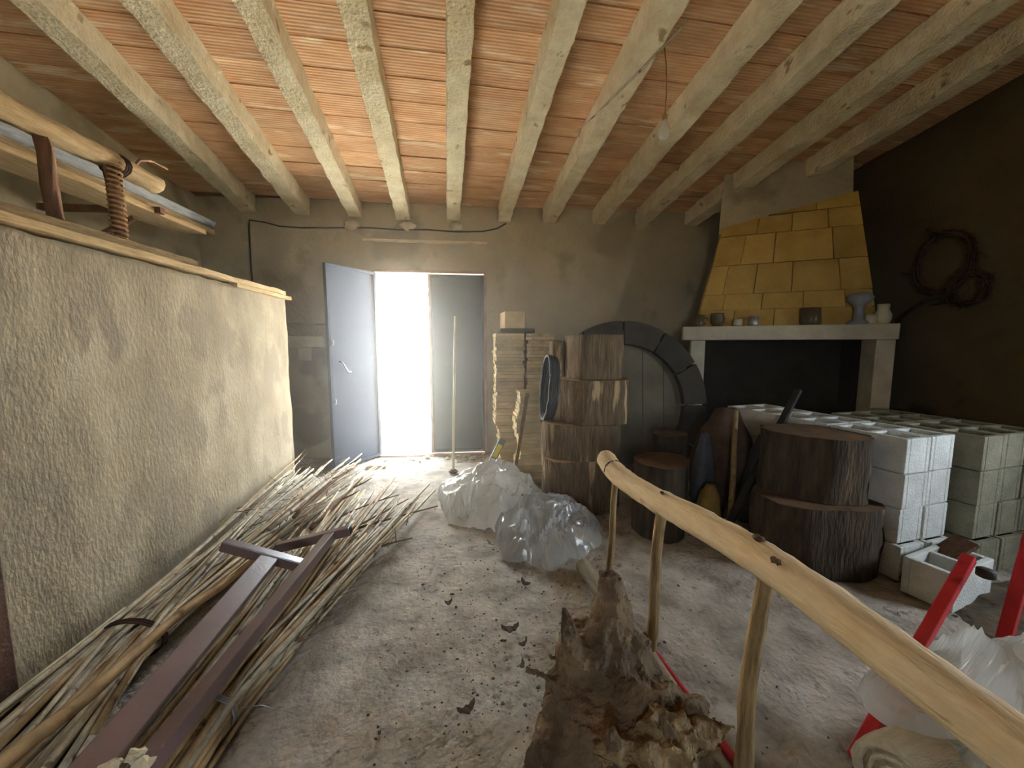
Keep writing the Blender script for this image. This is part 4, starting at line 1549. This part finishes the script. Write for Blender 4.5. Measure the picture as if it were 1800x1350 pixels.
mb = MB()
for i in range(70):
    x = crnd.uniform(-0.85, -0.42)
    y = crnd.uniform(1.45, 2.75)
    if x > -0.85 + (y - 1.2) * 0.28:
        x = -0.85 + (y - 1.2) * 0.28 * crnd.random()
    a = crnd.uniform(-0.5, 0.9)
    l_ = crnd.uniform(0.08, 0.32)
    p = Vector((x, y, 0.012 + 0.05 * crnd.random()))
    d = Vector((math.sin(a), math.cos(a), crnd.uniform(-.1, .15))) * l_
    mb.tube([p, p + d * 0.5 + Vector((0, 0, .01)), p + d], [0.003, 0.0025, 0.0015], 4)
for i in range(110):
    y = crnd.uniform(2.4, 3.7)
    x = crnd.uniform(-1.62, -1.1)
    a = crnd.uniform(-1.2, 1.2)
    l_ = crnd.uniform(0.06, 0.22)
    p = Vector((x, y, 0.10 + 0.14 * crnd.random()))
    d = Vector((math.sin(a), math.cos(a), crnd.uniform(-.3, .5))) * l_
    if (p + d).x < -1.63:
        continue
    mb.tube([p, p + d * 0.5, p + d], [0.003, 0.0025, 0.0015], 4)
tag(mb.build('twig_litter', 'twig', smooth=True), 'fine brittle twigs tangled among and beside the canes', 'twigs', kind='stuff')

# poles on top of the canes
mb = MB()
pp = smooth_path([(-1.24, 0.62, 0.20), (-1.244, 1.035, 0.20), (-1.21, 1.22, 0.205), (-1.195, 1.558, 0.21), (-1.14, 1.761, 0.215), (-1.10, 2.0, 0.22)], 4)
mb.tube(pp, [0.024 - 0.010 * i / len(pp) for i in range(len(pp))], 8, 0.15, 3)
tag(mb.build('brown_pole', 'cane_tan', smooth=True), 'thick orange-brown pole lying on the long cane bundle', 'pole')
mb = MB()
pp = [(-1.575, 1.05, 0.075), (-1.572, 1.35, 0.10), (-1.572, 1.55, 0.105), (-1.575, 1.80, 0.11)]
mb.tube(smooth_path(pp, 3), [0.013, 0.0125, 0.0135, 0.012, 0.012, 0.013, 0.0115, 0.011, 0.0115, 0.010], 8)
tag(mb.build('pale_cane', 'white_cane', smooth=True), 'single pale cane leaning past the dark brown post', 'cane')

# two T-shaped brown steel legs


def tleg(a, b, roll, w, h, cross, label, off=0.0):
    a, b = Vector(a), Vector(b)
    root = tag(empty('steel_leg', a), label, 'steel leg', 'T-shaped steel legs on the canes')
    d = (b - a).normalized()
    side = d.cross(Vector((0, 0, 1))).normalized()
    up = side.cross(d)
    side2 = side * math.cos(roll) + up * math.sin(roll)
    up2 = side2.cross(d)
    MB().bar(Vector((0, 0, 0)), b - a, w, h, up2).build('upright', 'brown_steel', root, bevel=0.004)
    c = b - a + d * 0.025 + side2 * off
    MB().bar(c - side2 * cross / 2, c + side2 * cross / 2, 0.05, 0.05, up2).build('foot_bar', 'brown_steel', root, bevel=0.004)
    MB().box((-0.018, -0.001, -0.018), (0.018, 0.001, 0.018), Matrix.Translation(c + side2 * (cross / 2 + 0.001)) @ side2.to_track_quat('Y', 'Z').to_matrix().to_4x4()).build('end_plug', 'dark_cable', root)
    return root


tleg((-0.945, 0.55, 0.235), (-1.02, 1.93, 0.235), R(-22), 0.085, 0.04, 0.40, 'left T-shaped brown steel leg with its foot bar raised on canes', -0.03)
tleg((-0.865, 0.55, 0.215), (-0.822, 2.20, 0.205), R(12), 0.06, 0.045, 0.42, 'right T-shaped brown steel leg, longer of the two', -0.10)
mb = MB()
for k in range(3):
    mb.blob((-0.885 + 0.035 * k, 0.935 + 0.02 * (k % 2), 0.275), 0.018, k, (1.3, 0.8, 0.8), 0.9, 5)
tag(mb.build('foam_scrap', 'mortar'), 'torn yellowish foam scrap lying across the steel legs', 'scrap')

# ---------------------------------------------------------------- floor litter
frn = random.Random(33)
mb = MB()
for i in range(900):
    x = frn.gauss(0.2, 0.42)
    y = frn.uniform(0.9, 2.6)
    if x < -0.4 or x > 1.9:
        continue
    s = abs(frn.gauss(0, 0.0022)) + 0.0012
    mb.blob((x, y, s * 0.35 - 0.002), s, i, (1.3, 1.0, 0.6), 0.9, 3)
tag(mb.build('floor_crumbs', 'crumb'), 'small dirt crumbs scattered over the concrete floor', 'crumbs', kind='stuff')
for i, (x, y, r_, a) in enumerate(((-0.03, 1.25, 0.022, 0.5), (0.16, 1.62, 0.026, 0.1), (0.27, 1.95, 0.020, -0.9), (0.19, 1.42, 0.014, 1.2), (0.10, 2.40, 0.014, 2.0), (-0.13, 1.83, 0.012, 0.4), (0.21, 1.53, 0.016, 0.7))):
    vs, fs = [], []
    q = 9
    for k in range(q):
        t = k / (q - 1)
        c = Vector((r_ * 1.6 * (t - 0.5) * 2, r_ * 0.5 * (t - .5) ** 2 * 4, 0.006 + 0.012 * (2 * t - 1) ** 2))
        w = r_ * 0.5 * math.sin(math.pi * (0.12 + 0.76 * t)) * (1 + 1.1 * nz((t * 3, i * 1.7, 0), 2.3))
        vs += [c + Vector((0, -w, 0)), c + Vector((0, w, 0.008)), c + Vector((0, w, 0.012)), c + Vector((0, -w, 0.005))]
    for k in range(q - 1):
        for j in range(4):
            fs.append((k * 4 + j, k * 4 + (j + 1) % 4, k * 4 + 4 + (j + 1) % 4, k * 4 + 4 + j))
    fs += [(3, 2, 1, 0), tuple((q - 1) * 4 + j for j in range(4))]
    o = MB().add(vs, fs).build('bark_flake', 'crumb')
    o.location = (x, y, 0)
    o.rotation_euler = (0, 0, a)
    tag(o, 'curled dark bark flake on the floor, ' + ('nearest the camera end of the steel legs', 'largest one, beside the stump', 'between the stump and the clearer plastic sheet', 'small one just left of the stump',
                                                       'tiny one before the milky plastic sheet', 'tiny one out towards the canes', 'just beside the largest flake')[i], 'bark flake', 'bark flakes on the open floor')
mb = MB()
for i in range(90):
    x = frn.uniform(-1.0, 0.4)
    y = frn.uniform(4.2, 4.5)
    s = abs(frn.gauss(0, 0.010)) + 0.004
    mb.blob((x, y, s * 0.3), s, i, (1.2, 1.0, 0.7), 0.8, 3)
tag(mb.build('threshold_rubble', 'mortar'), 'pale crumbs of rubble along the door threshold', 'rubble', kind='stuff')
